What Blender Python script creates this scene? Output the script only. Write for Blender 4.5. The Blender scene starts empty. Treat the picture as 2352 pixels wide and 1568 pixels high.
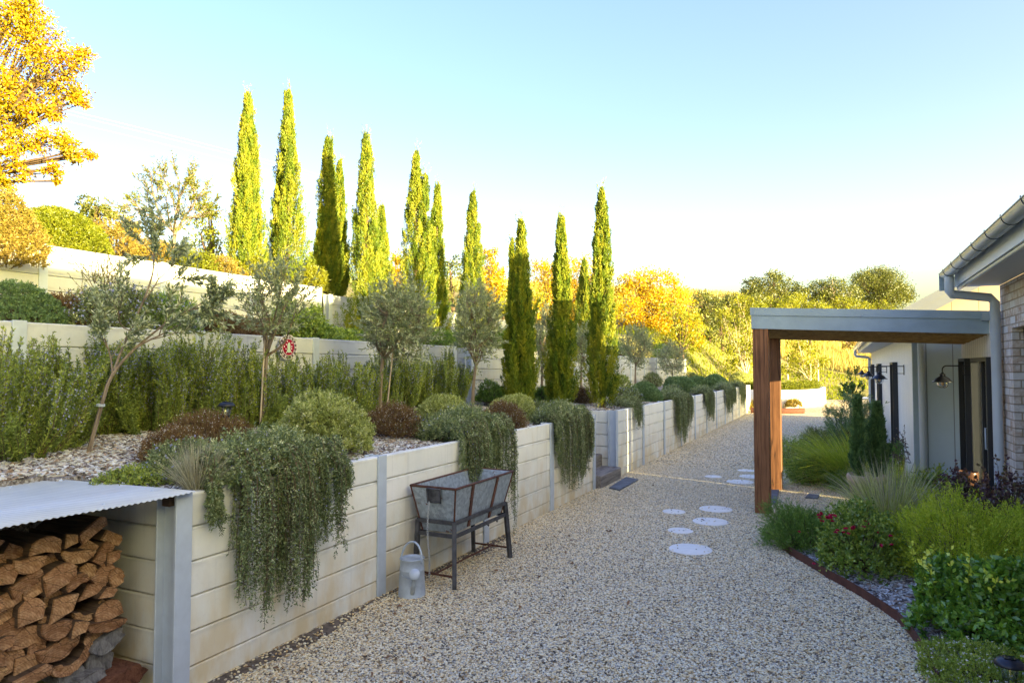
import bpy, math, random
import numpy as np
from mathutils import Vector, Matrix

SC = bpy.context.scene
COL = SC.collection
PI = math.pi

# ------------------------------------------------------------------ camera numbers and pixel -> world helpers
PHI, PIT, CAM_H, FOC = math.radians(25.5), math.radians(2.23), 1.85, 1568.0
_fw = np.array([-math.sin(PHI)*math.cos(PIT), math.cos(PHI)*math.cos(PIT), math.sin(PIT)])
_rt = np.array([math.cos(PHI), math.sin(PHI), 0.0])
_up = np.cross(_rt, _fw)
def _ray(px, py): return _fw + _rt*(px-1176)/FOC + _up*(784-py)/FOC
def gz(px, py, z=0.0):
    r = _ray(px, py); t = (z-CAM_H)/r[2]; p = np.array([0, 0, CAM_H])+r*t
    return float(p[0]), float(p[1]), float(p[2])
def gx(px, py, x):
    r = _ray(px, py); t = x/r[0]; p = np.array([0, 0, CAM_H])+r*t
    return float(p[0]), float(p[1]), float(p[2])
def gd(px, py, d):
    p = np.array([0, 0, CAM_H])+_ray(px, py)*d
    return float(p[0]), float(p[1]), float(p[2])
def depth(x, y, z=1.0): return float(np.dot(np.array([x, y, z-CAM_H]), _fw))

# ------------------------------------------------------------------ object helpers
def tag(o, label=None, cat=None, group=None, kind=None):
    if label: o['label'] = label
    if cat: o['category'] = cat
    if group: o['group'] = group
    if kind: o['kind'] = kind
    return o
def empty(name, loc, rz=0.0, label=None, cat=None, group=None):
    o = bpy.data.objects.new(name, None); COL.objects.link(o)
    o.location = loc; o.rotation_euler = (0, 0, rz); o.empty_display_size = .1
    return tag(o, label, cat, group)
def link(name, me, mat, parent=None):
    o = bpy.data.objects.new(name, me); COL.objects.link(o)
    if mat is not None and not me.materials: me.materials.append(mat)
    if parent is not None: o.parent = parent
    return o
def kids(o): return [c for c in bpy.data.objects if c.parent == o]
def copy_tree(o, parent=None):
    c = o.copy(); COL.objects.link(c); c.parent = parent
    for ch in kids(o): copy_tree(ch, c)
    return c

class MB:
    """collects hard surface shapes, builds ONE mesh object"""
    def __init__(s): s.v = []; s.f = []; s.sm = []; s.mi = []
    def add(s, vs, fs, smooth=False, mi=0):
        n = len(s.v); s.v += [tuple(map(float, v)) for v in vs]
        s.f += [tuple(i+n for i in f) for f in fs]; s.sm += [smooth]*len(fs); s.mi += [mi]*len(fs)
        return s
    def box(s, x0, x1, y0, y1, z0, z1, b=0.0, mi=0):
        if b <= 0:
            v = [(x, y, z) for x in (x0, x1) for y in (y0, y1) for z in (z0, z1)]
            f = [(0, 1, 3, 2), (4, 6, 7, 5), (0, 4, 5, 1), (2, 3, 7, 6), (0, 2, 6, 4), (1, 5, 7, 3)]
            return s.add(v, f, mi=mi)
        # chamfered box: 24 verts
        X, Y, Z = (x0, x1), (y0, y1), (z0, z1); idx = {}; v = []
        for i in (0, 1):
            for j in (0, 1):
                for k in (0, 1):
                    sx, sy, sz = (1 if i == 0 else -1)*b, (1 if j == 0 else -1)*b, (1 if k == 0 else -1)*b
                    for a, p in (('x', (X[i], Y[j]+sy, Z[k]+sz)), ('y', (X[i]+sx, Y[j], Z[k]+sz)), ('z', (X[i]+sx, Y[j]+sy, Z[k]))):
                        idx[(i, j, k, a)] = len(v); v.append(p)
        f = []
        for i in (0, 1):
            q = [idx[(i, j, k, 'x')] for j, k in ((0, 0), (1, 0), (1, 1), (0, 1))]; f.append(q if i else q[::-1])
            q = [idx[(j, i, k, 'y')] for j, k in ((0, 0), (0, 1), (1, 1), (1, 0))]; f.append(q if i else q[::-1])
            q = [idx[(j, k, i, 'z')] for j, k in ((0, 0), (1, 0), (1, 1), (0, 1))]; f.append(q if i else q[::-1])
        for i in (0, 1):
            for j in (0, 1):
                f.append([idx[(i, j, 0, 'x')], idx[(i, j, 1, 'x')], idx[(i, j, 1, 'y')], idx[(i, j, 0, 'y')]])
                f.append([idx[(i, 0, j, 'x')], idx[(i, 1, j, 'x')], idx[(i, 1, j, 'z')], idx[(i, 0, j, 'z')]])
                f.append([idx[(0, i, j, 'y')], idx[(1, i, j, 'y')], idx[(1, i, j, 'z')], idx[(0, i, j, 'z')]])
                for k in (0, 1): f.append([idx[(i, j, k, 'x')], idx[(i, j, k, 'y')], idx[(i, j, k, 'z')]])
        return s.add(v, f, mi=mi)
    def tube(s, pts, rad, n=8, cap=True, smooth=True, mi=0):
        pts = [Vector(p) for p in pts]; m = len(pts)
        if not hasattr(rad, '__len__'): rad = [rad]*m
        v = []; ref = None
        for i in range(m):
            t = (pts[min(i+1, m-1)]-pts[max(i-1, 0)]).normalized()
            if ref is None or abs(ref.dot(t)) > .98: ref = Vector((0, 0, 1)) if abs(t.z) < .9 else Vector((1, 0, 0))
            a = t.cross(ref).normalized(); b = t.cross(a); ref = -b if abs(b.dot(t)) < .5 else ref
            ref = a.cross(t)
            for k in range(n):
                an = 2*PI*k/n; v.append(pts[i]+(a*math.cos(an)+ref*math.sin(an))*rad[i])
        f = [(i*n+k, i*n+(k+1) % n, (i+1)*n+(k+1) % n, (i+1)*n+k) for i in range(m-1) for k in range(n)]
        s.add(v, f, smooth, mi)
        if cap:
            s.add(v[:n][::-1], [tuple(range(n))], False, mi); s.add(v[-n:], [tuple(range(n))], False, mi)
        return s
    def lathe(s, prof, n=24, c=(0, 0, 0), smooth=True, mi=0):
        v = []; f = []
        for r, z in prof:
            for k in range(n):
                a = 2*PI*k/n; v.append((c[0]+r*math.cos(a), c[1]+r*math.sin(a), c[2]+z))
        for i in range(len(prof)-1):
            for k in range(n): f.append((i*n+k, i*n+(k+1) % n, (i+1)*n+(k+1) % n, (i+1)*n+k))
        return s.add(v, f, smooth, mi)
    def prism(s, poly, d, mi=0, cap=True):
        """poly: list of 3d points, d: extrusion vector"""
        n = len(poly); v = [Vector(p) for p in poly]; d = Vector(d); v2 = [p+d for p in v]
        f = [(k, (k+1) % n, n+(k+1) % n, n+k) for k in range(n)]
        if cap: f += [tuple(range(n))[::-1], tuple(range(n, 2*n))]
        return s.add(v+v2, f, mi=mi)
    def build(s, name, mat, parent=None, mats=None, off=None):
        me = bpy.data.meshes.new(name)
        v = s.v if off is None else [(a-off[0], b-off[1], c-off[2]) for a, b, c in s.v]
        me.from_pydata(v, [], s.f)
        for m in (mats or [mat]): me.materials.append(m)
        me.polygons.foreach_set('use_smooth', np.array(s.sm, dtype=bool))
        me.polygons.foreach_set('material_index', np.array(s.mi, dtype=np.int32))
        me.update()
        return link(name, me, None, parent)

# ------------------------------------------------------------------ foliage: many small quads with a random number per face
def quadmesh(name, Q, R, mat, parent=None, smooth=False):
    """Q (n,4,3) vertices, R (n,) random value per face"""
    n = len(Q); me = bpy.data.meshes.new(name)
    me.vertices.add(n*4); me.loops.add(n*4); me.polygons.add(n)
    me.vertices.foreach_set('co', np.ascontiguousarray(Q, dtype=np.float32).ravel())
    me.loops.foreach_set('vertex_index', np.arange(n*4, dtype=np.int32))
    me.polygons.foreach_set('loop_start', np.arange(0, n*4, 4, dtype=np.int32))
    at = me.attributes.new('rnd', 'FLOAT', 'FACE'); at.data.foreach_set('value', np.ascontiguousarray(R, dtype=np.float32))
    if smooth: me.polygons.foreach_set('use_smooth', np.ones(n, dtype=bool))
    me.materials.append(mat); me.update(calc_edges=True)
    o = bpy.data.objects.new(name, me); COL.objects.link(o)
    if parent is not None: o.parent = parent
    return o
def unit(a): return a/np.maximum(np.linalg.norm(a, axis=-1, keepdims=True), 1e-9)
def rvec(rng, n): return unit(rng.normal(size=(n, 3)))
def leaves(rng, P, D, L, W, fold=.15, wide=.5):
    """diamond leaves from base points P along unit dirs D"""
    n = len(P); D = unit(D); L = np.broadcast_to(L, n)[:, None]; W = np.broadcast_to(W, n)[:, None]
    S = unit(np.cross(D, rvec(rng, n))); N = np.cross(S, D)
    M = P+D*L*wide+N*W*fold
    return np.stack([P, M+S*W*.5, P+D*L, M-S*W*.5], axis=1)
def tubes_q(lines, n=5):
    """lines: list of (pts (m,3), radii (m,)) -> quads"""
    out = []
    ang = np.arange(n)*2*PI/n
    for pts, rad in lines:
        pts = np.asarray(pts, float); m = len(pts)
        if m < 2: continue
        t = unit(np.gradient(pts, axis=0)); ref = np.array([.31, .17, .93]) if abs(t[0][2]) < .9 else np.array([.9, .3, .1])
        a = unit(np.cross(t, ref)); b = np.cross(t, a)
        ring = pts[:, None, :]+(a[:, None, :]*np.cos(ang)[None, :, None]+b[:, None, :]*np.sin(ang)[None, :, None])*np.asarray(rad)[:, None, None]
        nx = np.roll(ring, -1, axis=1)
        q = np.stack([ring[:-1], nx[:-1], nx[1:], ring[1:]], axis=2).reshape(-1, 4, 3)
        out.append(q)
    return np.concatenate(out) if out else np.zeros((0, 4, 3))
class Fol:
    def __init__(s): s.q = []; s.r = []
    def add(s, Q, R): s.q.append(Q); s.r.append(np.broadcast_to(R, len(Q)).astype(float)); return s
    def build(s, name, mat, parent=None, off=None):
        Q = np.concatenate(s.q); R = np.concatenate(s.r)
        if off is not None: Q = Q-np.array(off)[None, None, :]
        return quadmesh(name, Q, R, mat, parent)

# ------------------------------------------------------------------ materials
class NT:
    def __init__(s, name):
        s.m = bpy.data.materials.new(name); s.m.use_nodes = True; s.t = s.m.node_tree
        for n in list(s.t.nodes): s.t.nodes.remove(n)
        s.out = s.n('ShaderNodeOutputMaterial')
    def n(s, typ, **kw):
        nd = s.t.nodes.new(typ)
        for k, v in kw.items():
            if k.startswith('_'): setattr(nd, k[1:], v)
            else:
                key = k.replace('__', ' ')
                nd.inputs[int(key[1:]) if key[0] == 'i' and key[1:].isdigit() else key].default_value = v
        return nd
    def l(s, a, b): s.t.links.new(a, b)
    def ramp(s, fac, stops, interp='LINEAR'):
        r = s.n('ShaderNodeValToRGB'); r.color_ramp.interpolation = interp
        e = r.color_ramp.elements
        while len(e) < len(stops): e.new(.5)
        for el, (p, c) in zip(e, stops): el.position = p; el.color = (*c, 1) if len(c) == 3 else c
        s.l(fac, r.inputs['Fac']); return r.outputs['Color']
    def noise(s, scale, detail=4, rough=.6, vec=None, dist=0.0):
        nd = s.n('ShaderNodeTexNoise', Scale=scale, Detail=detail, Roughness=rough, Distortion=dist)
        if vec is not None: s.l(vec, nd.inputs['Vector'])
        return nd.outputs['Fac']
    def coord(s, which='Object', scale=None, rot=None):
        c = s.n('ShaderNodeTexCoord').outputs[which]
        if scale is None and rot is None: return c
        mp = s.n('ShaderNodeMapping')
        if scale: mp.inputs['Scale'].default_value = scale
        if rot: mp.inputs['Rotation'].default_value = rot
        s.l(c, mp.inputs['Vector']); return mp.outputs['Vector']
    def math(s, op, a, b=None, clamp=False):
        nd = s.n('ShaderNodeMath', _operation=op, _use_clamp=clamp)
        for i, x in enumerate((a, b)):
            if x is None: continue
            if isinstance(x, (int, float)): nd.inputs[i].default_value = x
            else: s.l(x, nd.inputs[i])
        return nd.outputs[0]
    def mix(s, fac, a, b, mode='MIX'):
        nd = s.n('ShaderNodeMix', _data_type='RGBA', _blend_type=mode)
        for i, x in ((0, fac), (6, a), (7, b)):
            if isinstance(x, (int, float)): nd.inputs[i].default_value = x
            elif isinstance(x, (tuple, list)): nd.inputs[i].default_value = (*x, 1) if len(x) == 3 else x
            else: s.l(x, nd.inputs[i])
        return nd.outputs[2]
    def bsdf(s, col, rough=.6, metal=0.0, bump=None, bstr=.3, bdist=.01, spec=.5, **kw):
        b = s.n('ShaderNodeBsdfPrincipled', Metallic=metal)
        b.inputs['Specular IOR Level'].default_value = spec
        if isinstance(col, (tuple, list)): b.inputs['Base Color'].default_value = (*col, 1)
        else: s.l(col, b.inputs['Base Color'])
        if isinstance(rough, (int, float)): b.inputs['Roughness'].default_value = rough
        else: s.l(rough, b.inputs['Roughness'])
        for k, v in kw.items(): b.inputs[k.replace('__', ' ')].default_value = v
        if bump is not None:
            bn = s.n('ShaderNodeBump', Strength=bstr, Distance=bdist); s.l(bump, bn.inputs['Height']); s.l(bn.outputs[0], b.inputs['Normal'])
        s.l(b.outputs[0], s.out.inputs['Surface']); return b

def leafmat(name, stops, transl=.35, gloss=.06, grough=.45, var=.25, vscale=3.0, boost=1.45, blue=.75):
    """leaf: diffuse + translucent + a little gloss; colour varies leaf by leaf and sprig by sprig"""
    t = NT(name); gloss *= .6; stops = [(p, (min(.8, c[0]*boost), min(.8, c[1]*boost), min(.8, c[2]*boost*blue))) for p, c in stops]
    r = t.n('ShaderNodeAttribute', _attribute_name='rnd').outputs['Fac']
    nz = t.noise(vscale, 2, .5, t.coord('Object'))
    f = t.math('ADD', r, t.math('MULTIPLY', t.math('SUBTRACT', nz, .5), var*2), True)
    col = t.ramp(f, stops)
    d = t.n('ShaderNodeBsdfDiffuse'); t.l(col, d.inputs['Color'])
    tr = t.n('ShaderNodeBsdfTranslucent'); t.l(t.mix(.35, col, (1, .95, .35), 'MULTIPLY') if transl > .2 else col, tr.inputs['Color'])
    m1 = t.n('ShaderNodeMixShader'); m1.inputs[0].default_value = transl; t.l(d.outputs[0], m1.inputs[1]); t.l(tr.outputs[0], m1.inputs[2])
    g = t.n('ShaderNodeBsdfGlossy', Roughness=grough); g.inputs['Color'].default_value = (.9, .95, 1, 1)
    m2 = t.n('ShaderNodeMixShader'); m2.inputs[0].default_value = gloss; t.l(m1.outputs[0], m2.inputs[1]); t.l(g.outputs[0], m2.inputs[2])
    t.l(m2.outputs[0], t.out.inputs['Surface'])
    return t.m
def evst(*cols):
    n = len(cols); return [(i/(n-1), c) for i, c in enumerate(cols)]
def plain(name, col, rough=.6, metal=0.0, nscale=0, namp=.15, bump=0.0, spec=.5):
    t = NT(name)
    if nscale:
        nz = t.noise(nscale, 5, .6, t.coord('Object'))
        c = t.ramp(nz, [(.3, tuple(x*(1-namp) for x in col)), (.7, tuple(min(1, x*(1+namp)) for x in col))])
        t.bsdf(c, rough, metal, bump=nz if bump else None, bstr=bump, spec=spec)
    else: t.bsdf(col, rough, metal, spec=spec)
    return t.m

M = {}
def concrete(name='concrete_sleeper', k=1.0):
    t = NT(name); c = t.coord('Object')
    big = t.noise(1.6, 5, .65, c); fine = t.noise(40, 4, .6, c)
    mid = t.noise(5, 4, .6, t.coord('Object', (1, 1, .45)))
    streak = t.noise(1.0, 5, .7, t.coord('Object', (26, 26, .8)))
    col = t.ramp(big, [(.3, (.78, .79, .73)), (.5, (.87, .87, .79)), (.7, (.90, .89, .83))])
    z = t.n('ShaderNodeSeparateXYZ'); t.l(c, z.inputs[0])
    low = t.math('MULTIPLY', t.math('SUBTRACT', 1.0, z.outputs['Z'], True), t.ramp(mid, [(.34, (0, 0, 0)), (.62, (1, 1, 1))]))
    col = t.mix(t.math('MULTIPLY', low, .8, True), col, (.70, .54, .26))
    col = t.mix(t.math('MULTIPLY', t.ramp(mid, [(.55, (0, 0, 0)), (.8, (1, 1, 1))]), .35), col, (.72, .60, .36))
    col = t.mix(t.math('MULTIPLY', t.ramp(streak, [(.58, (0, 0, 0)), (.8, (1, 1, 1))]), .22), col, (.42, .44, .43))
    col = t.mix(t.math('MULTIPLY', t.ramp(fine, [(.60, (0, 0, 0)), (.75, (1, 1, 1))]), .12), col, (.35, .36, .36))
    hz = t.math('FRACT', t.math('DIVIDE', t.math('ADD', z.outputs['Z'], .0), .2))
    edge = t.math('MULTIPLY', t.ramp(hz, [(.0, (1, 1, 1)), (.16, (0, 0, 0)), (.84, (0, 0, 0)), (1, (1, 1, 1))]), t.ramp(t.noise(3, 4, .7, t.coord('Object', (1, 1, 3))), [(.42, (0, 0, 0)), (.7, (1, 1, 1))]))
    col = t.mix(t.math('MULTIPLY', edge, .55), col, (.36, .37, .36))
    wn = t.n('ShaderNodeTexWhiteNoise', _noise_dimensions='2D'); cv = t.n('ShaderNodeCombineXYZ'); t.l(t.n('ShaderNodeObjectInfo').outputs['Random'], cv.inputs[0]); t.l(t.math('FLOOR', t.math('DIVIDE', t.math('ADD', z.outputs['Z'], .01), .2)), cv.inputs[1]); t.l(cv.outputs[0], wn.inputs['Vector'])
    col = t.mix(1, col, t.ramp(wn.outputs['Value'], [(0, (.86, .86, .84)), (.5, (.97, .96, .94)), (1, (1, .985, .93))]), 'MULTIPLY')
    drip = t.noise(1.0, 3, .6, t.coord('Object', (14, 14, .25))); col = t.mix(t.math('MULTIPLY', t.ramp(drip, [(.60, (0, 0, 0)), (.72, (1, 1, 1))]), .22), col, (.34, .33, .30))
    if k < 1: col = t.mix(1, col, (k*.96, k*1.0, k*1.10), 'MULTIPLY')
    t.bsdf(col, .85, bump=fine, bstr=.25, bdist=.004, spec=.3); return t.m
M['concrete'] = concrete(); M['concrete_dimmed'] = concrete('dimmed_concrete_sleeper', .72)  # upper walls: same concrete, colour darkened to offset the strong light there
M['post'] = plain('painted_steel_post', (.50, .56, .62), .45, .0, 9, .07)
def gravelmat(inst):
    t = NT('pebble' if inst else 'gravel_ground')
    stops = [(0, (.16, .12, .07)), (.08, (.09, .085, .07)), (.15, (.50, .33, .14)), (.25, (.35, .335, .28)), (.36, (.76, .60, .32)), (.52, (.94, .78, .44)), (.63, (.64, .42, .17)), (.72, (.92, .79, .49)), (.86, (.97, .89, .62)), (.94, (.40, .38, .31)), (1, (.64, .52, .35))]
    if inst:
        r = t.n('ShaderNodeAttribute', _attribute_name='rnd', _attribute_type='INSTANCER').outputs['Fac']
        col = t.ramp(r, stops); nz = t.noise(60, 3, .6, t.coord('Object'))
        col = t.mix(.25, col, t.ramp(nz, [(.3, (.5, .5, .5)), (.7, (1, 1, 1))]), 'MULTIPLY')
        t.bsdf(col, .6, spec=.35)
    else:
        c = t.coord('Object'); v = t.n('ShaderNodeTexVoronoi', Scale=48); t.l(c, v.inputs['Vector'])
        sp = t.n('ShaderNodeSeparateColor'); t.l(v.outputs['Color'], sp.inputs[0])
        col = t.ramp(sp.outputs[0], stops)
        dk = t.ramp(v.outputs['Distance'], [(.4, (1, 1, 1)), (.85, (.5, .46, .4))])
        col = t.mix(1, col, dk, 'MULTIPLY')
        h = t.math('SUBTRACT', 1, v.outputs['Distance'])
        t.bsdf(col, .8, bump=h, bstr=.8, bdist=.012, spec=.25)
    return t.m
M['gravel'] = gravelmat(False); M['pebble'] = gravelmat(True)
def chipmat():
    t = NT('bark_chip')
    r = t.n('ShaderNodeAttribute', _attribute_name='rnd', _attribute_type='INSTANCER').outputs['Fac']
    col = t.ramp(r, [(0, (.10, .08, .065)), (.18, (.24, .20, .17)), (.4, (.45, .44, .41)), (.75, (.66, .66, .62)), (.92, (.38, .27, .18)), (1, (.2, .14, .1))])
    t.bsdf(col, .85, spec=.2); return t.m
M['chip'] = chipmat()
def soil():
    t = NT('mulch_ground'); nz = t.noise(45, 5, .7, t.coord('Object'))
    t.bsdf(t.ramp(nz, [(.35, (.07, .06, .05)), (.5, (.25, .22, .20)), (.62, (.5, .48, .45))]), .9, bump=nz, bstr=.8, bdist=.02, spec=.2); return t.m
M['soil'] = soil()
def landmat():
    t = NT('grassy_ground'); c = t.coord('Object'); a = t.noise(.12, 5, .6, c); b = t.noise(2.2, 5, .7, c); f = t.noise(14, 3, .7, c)
    col = t.ramp(a, [(.35, (.13, .16, .03)), (.5, (.20, .18, .05)), (.62, (.42, .35, .18))])
    col = t.mix(.5, col, t.ramp(b, [(.35, (.10, .11, .03)), (.65, (.40, .36, .16))]))
    t.bsdf(col, .95, bump=t.math('ADD', b, f), bstr=.7, bdist=.15, spec=.1); return t.m
M['land'] = landmat()
M['dirt'] = plain('dark_dirt', (.13, .10, .07), .95, 0, 26, .6, .8)
M['litter'] = plain('dry_leaf', (.20, .10, .04), .8, 0, 3, .5)
def woodmat(name, dark, light, cracks=False, scale=(28, 28, 1.2), rough=.55):
    t = NT(name); nz = t.noise(1.0, 5, .65, t.coord('Object', scale), .6); f = t.noise(1.0, 3, .6, t.coord('Object', tuple(x*4 for x in scale)))
    col = t.ramp(nz, [(.3, dark), (.55, light), (.75, tuple(x*.75 for x in light))])
    col = t.mix(.35, col, t.ramp(f, [(.35, (.35, .3, .27)), (.6, (1, 1, 1))]), 'MULTIPLY')
    if cracks:
        c2 = t.noise(1.0, 2, .5, t.coord('Object', (9, 9, .35)), .2); col = t.mix(t.ramp(c2, [(.478, (0, 0, 0)), (.492, (.85, .85, .85)), (.506, (0, 0, 0))]), col, (.02, .01, .006))
        wz = t.noise(2.2, 4, .6, t.coord('Object', (3, 3, 1))); col = t.mix(.5, col, t.ramp(wz, [(.35, (.62, .58, .55)), (.65, (1, 1, 1))]), 'MULTIPLY')
    t.bsdf(col, rough, bump=nz, bstr=.25, bdist=.004, spec=.35); return t.m
M['merbau'] = woodmat('stained_timber_post', (.13, .05, .018), (.36, .155, .062), cracks=True)
M['sleeper'] = woodmat('weathered_sleeper', (.10, .09, .08), (.30, .27, .24), scale=(20, 1.5, 20), rough=.85)
def logend():
    t = NT('firewood_end'); c = t.coord('Object'); oi = t.n('ShaderNodeObjectInfo').outputs['Random']
    nz = t.noise(14, 5, .7, c, .5); st = t.noise(1.0, 4, .7, t.coord('Object', (8, 90, 30), (.4, .3, .9)))
    col = t.ramp(nz, [(.28, (.20, .10, .052)), (.48, (.50, .29, .155)), (.7, (.72, .49, .30))])
    col = t.mix(.45, col, t.ramp(st, [(.35, (.3, .22, .18)), (.6, (1, 1, 1))]), 'MULTIPLY')
    gp = t.n('ShaderNodeVectorMath', _operation='ADD'); t.l(c, gp.inputs[0]); cc = t.n('ShaderNodeCombineXYZ'); t.l(t.math('MULTIPLY', oi, .16), cc.inputs[1]); cc.inputs[2].default_value = .09; t.l(cc.outputs[0], gp.inputs[1])
    wv = t.n('ShaderNodeTexWave', _wave_type='RINGS', _rings_direction='X', Scale=26.0, Distortion=3.5, Detail=3.0); t.l(gp.outputs[0], wv.inputs['Vector'])
    col = t.mix(.4, col, t.ramp(wv.outputs['Fac'], [(.1, (.5, .42, .36)), (.6, (1, 1, 1))]), 'MULTIPLY')
    ck = t.n('ShaderNodeTexVoronoi', Scale=9.0, _feature='DISTANCE_TO_EDGE'); t.l(t.coord('Object', (.1, 1, 2.2), (.5, 0, 0)), ck.inputs['Vector'])
    col = t.mix(t.ramp(ck.outputs['Distance'], [(.0, (.8, .8, .8)), (.035, (0, 0, 0))]), col, (.05, .03, .02))
    v = t.ramp(oi, [(0, (.62, .55, .5)), (.5, (1, .95, .9)), (1, (1.0, 1.0, .85))])
    col = t.mix(1, col, v, 'MULTIPLY')
    t.bsdf(col, .85, bump=t.math('ADD', nz, st), bstr=.5, bdist=.012, spec=.2); return t.m
M['logend'] = logend()
M['bark'] = woodmat('firewood_bark', (.035, .022, .015), (.13, .085, .055), scale=(3, 40, 40), rough=.95)
M['greywood'] = woodmat('weathered_grey_wood', (.05, .05, .055), (.24, .235, .235), scale=(8, 26, 12), rough=.9)
M['redwood'] = woodmat('crumbling_red_wood', (.06, .022, .014), (.20, .085, .05), scale=(30, 30, 30), rough=.95)
M['zinc_roof'] = plain('zincalume_sheet', (.56, .58, .54), .42, .2, 3, .10)
def galv(name, rust=.5, base=(.34, .39, .42)):
    t = NT(name); c = t.coord('Object'); v = t.n('ShaderNodeTexVoronoi', Scale=38); t.l(c, v.inputs['Vector'])
    nz = t.noise(7, 6, .7, c); n2 = t.noise(22, 5, .7, c)
    sp = t.n('ShaderNodeSeparateColor'); t.l(v.outputs['Color'], sp.inputs[0])
    col = t.ramp(sp.outputs[0], [(0, tuple(x*.8 for x in base)), (1, tuple(min(1, x*1.25) for x in base))])
    col = t.mix(t.ramp(n2, [(.52, (0, 0, 0)), (.7, (.6, .6, .6))]), col, tuple(x*.45 for x in base))
    rf = t.ramp(nz, [(1-rust*.8, (0, 0, 0)), (1.03-rust*.8, (1, 1, 1))])
    col = t.mix(rf, col, (.16, .055, .025))
    t.bsdf(col, .5, .35, bump=n2, bstr=.12, spec=.5); return t.m
M['galv'] = galv('galvanised_tub', .48); M['can'] = plain('galvanised_can', (.46, .52, .57), .45, .3, 16, .14, .06)
M['rust'] = plain('rusty_steel', (.105, .042, .024), .8, .1, 18, .45, .2)
M['iron'] = plain('dark_iron', (.085, .085, .09), .55, .5, 14, .5, .2)
M['chain'] = plain('chain_steel', (.55, .57, .58), .35, .8)
M['corten'] = plain('corten_edge', (.10, .036, .020), .85, .0, 12, .35, .2)
M['paver'] = plain('white_paver', (.86, .82, .71), .75, 0, 12, .07, .1)
M['slate'] = plain('dark_slate', (.12, .135, .155), .8, 0, 10, .4, .5)
M['fascia'] = plain('blue_grey_fascia', (.33, .42, .47), .45, 0, 5, .09)
M['barge'] = plain('grey_bargeboard', (.17, .19, .20), .5, 0, 4, .05)
M['trim'] = plain('pale_grey_metal', (.50, .56, .61), .4, .1, 4, .05)
M['gutter'] = plain('bare_zinc_gutter', (.52, .55, .53), .34, .55, 6, .12)
M['soffit'] = plain('soffit_paint', (.55, .57, .58), .6)
M['board'] = plain('cream_weatherboard', (.84, .80, .72), .6, 0, 3, .03)
M['blueboard'] = plain('blue_grey_cladding', (.47, .55, .58), .6, 0, 3, .03)
M['black'] = plain('charcoal_frame', (.022, .024, .03), .45)
M['lampmetal'] = plain('dark_enamel', (.018, .02, .028), .3, .3)
M['roof'] = plain('roof_sheet', (.40, .46, .50), .45, .2)
M['white'] = plain('white_render', (.82, .80, .76), .8, 0, 8, .04)
def glass(name, tint=(.9, .95, 1), tr=.75):
    t = NT(name); g = t.n('ShaderNodeBsdfGlossy', Roughness=.02); p = t.n('ShaderNodeBsdfTransparent'); p.inputs[0].default_value = (*tint, 1)
    fr = t.n('ShaderNodeFresnel', IOR=1.5); m = t.n('ShaderNodeMixShader')
    t.l(t.math('ADD', fr.outputs[0], 1-tr, True), m.inputs[0]); t.l(p.outputs[0], m.inputs[1]); t.l(g.outputs[0], m.inputs[2])
    t.l(m.outputs[0], t.out.inputs['Surface']); return t.m
M['glass'] = glass('clear_glass', tr=.92); M['bulbglass'] = glass('lamp_globe_glass', tr=.8)
M['darkglass'] = plain('dark_window_glass', (.015, .017, .02), .05, 0, spec=.6)
M['filament'] = plain('filament', (.7, .35, .12), .5)
def reedmat():
    t = NT('reed_lining'); nz = t.noise(1.0, 4, .7, t.coord('Object', (3, 160, 160))); n2 = t.noise(9, 3, .6, t.coord('Object'))
    col = t.ramp(nz, [(.3, (.16, .10, .04)), (.5, (.50, .33, .14)), (.7, (.70, .50, .24))])
    t.bsdf(t.mix(.3, col, t.ramp(n2, [(.3, (.4, .35, .3)), (.7, (1, 1, 1))]), 'MULTIPLY'), .9, bump=nz, bstr=.8, bdist=.01, spec=.15); return t.m
M['reed'] = reedmat()
def brickmat():
    t = NT('whitewashed_brick'); g = t.n('ShaderNodeNewGeometry').outputs['Position']; s = t.n('ShaderNodeSeparateXYZ'); t.l(g, s.inputs[0])
    oc = t.n('ShaderNodeSeparateXYZ'); t.l(t.coord('Object'), oc.inputs[0])
    cb = t.n('ShaderNodeCombineXYZ'); t.l(t.math('ADD', oc.outputs[0], oc.outputs[1]), cb.inputs[0]); t.l(oc.outputs[2], cb.inputs[1])
    b = t.n('ShaderNodeTexBrick', Scale=1.0, Mortar__Size=.007, Mortar__Smooth=.25, Bias=0.0, Brick__Width=.24, Row__Height=.086)
    b.inputs['Color1'].default_value = (0, 0, 0, 1); b.inputs['Color2'].default_value = (1, 1, 1, 1); b.inputs['Mortar'].default_value = (.5, .5, .5, 1)
    t.l(cb.outputs[0], b.inputs['Vector'])
    c = t.coord('Object'); nz = t.noise(9, 6, .7, c); n2 = t.noise(38, 4, .7, c)
    base = t.ramp(b.outputs['Color'], [(0, (.34, .20, .12)), (.3, (.46, .31, .21)), (.6, (.56, .45, .36)), (.8, (.55, .50, .46)), (1, (.66, .64, .62))])
    w = t.math('MULTIPLY', t.ramp(nz, [(.38, (0, 0, 0)), (.60, (1, 1, 1))]), .8)
    col = t.mix(w, base, (.74, .72, .69))
    col = t.mix(t.math('MULTIPLY', t.ramp(n2, [(.58, (0, 0, 0)), (.72, (1, 1, 1))]), .4), col, (.28, .21, .17))
    col = t.mix(b.outputs['Fac'], col, (.36, .29, .21))
    h = t.math('ADD', t.math('MULTIPLY', t.math('SUBTRACT', 1, b.outputs['Fac']), 1.0), t.math('MULTIPLY', n2, .35))
    t.bsdf(col, .9, bump=h, bstr=.9, bdist=.012, spec=.2); return t.m
M['brick'] = brickmat()
M['terracotta'] = plain('pale_terracotta', (.56, .40, .28), .85, 0, 12, .2, .1)
M['glazed'] = plain('brown_glaze', (.09, .042, .026), .25, 0, 8, .3)
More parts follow.
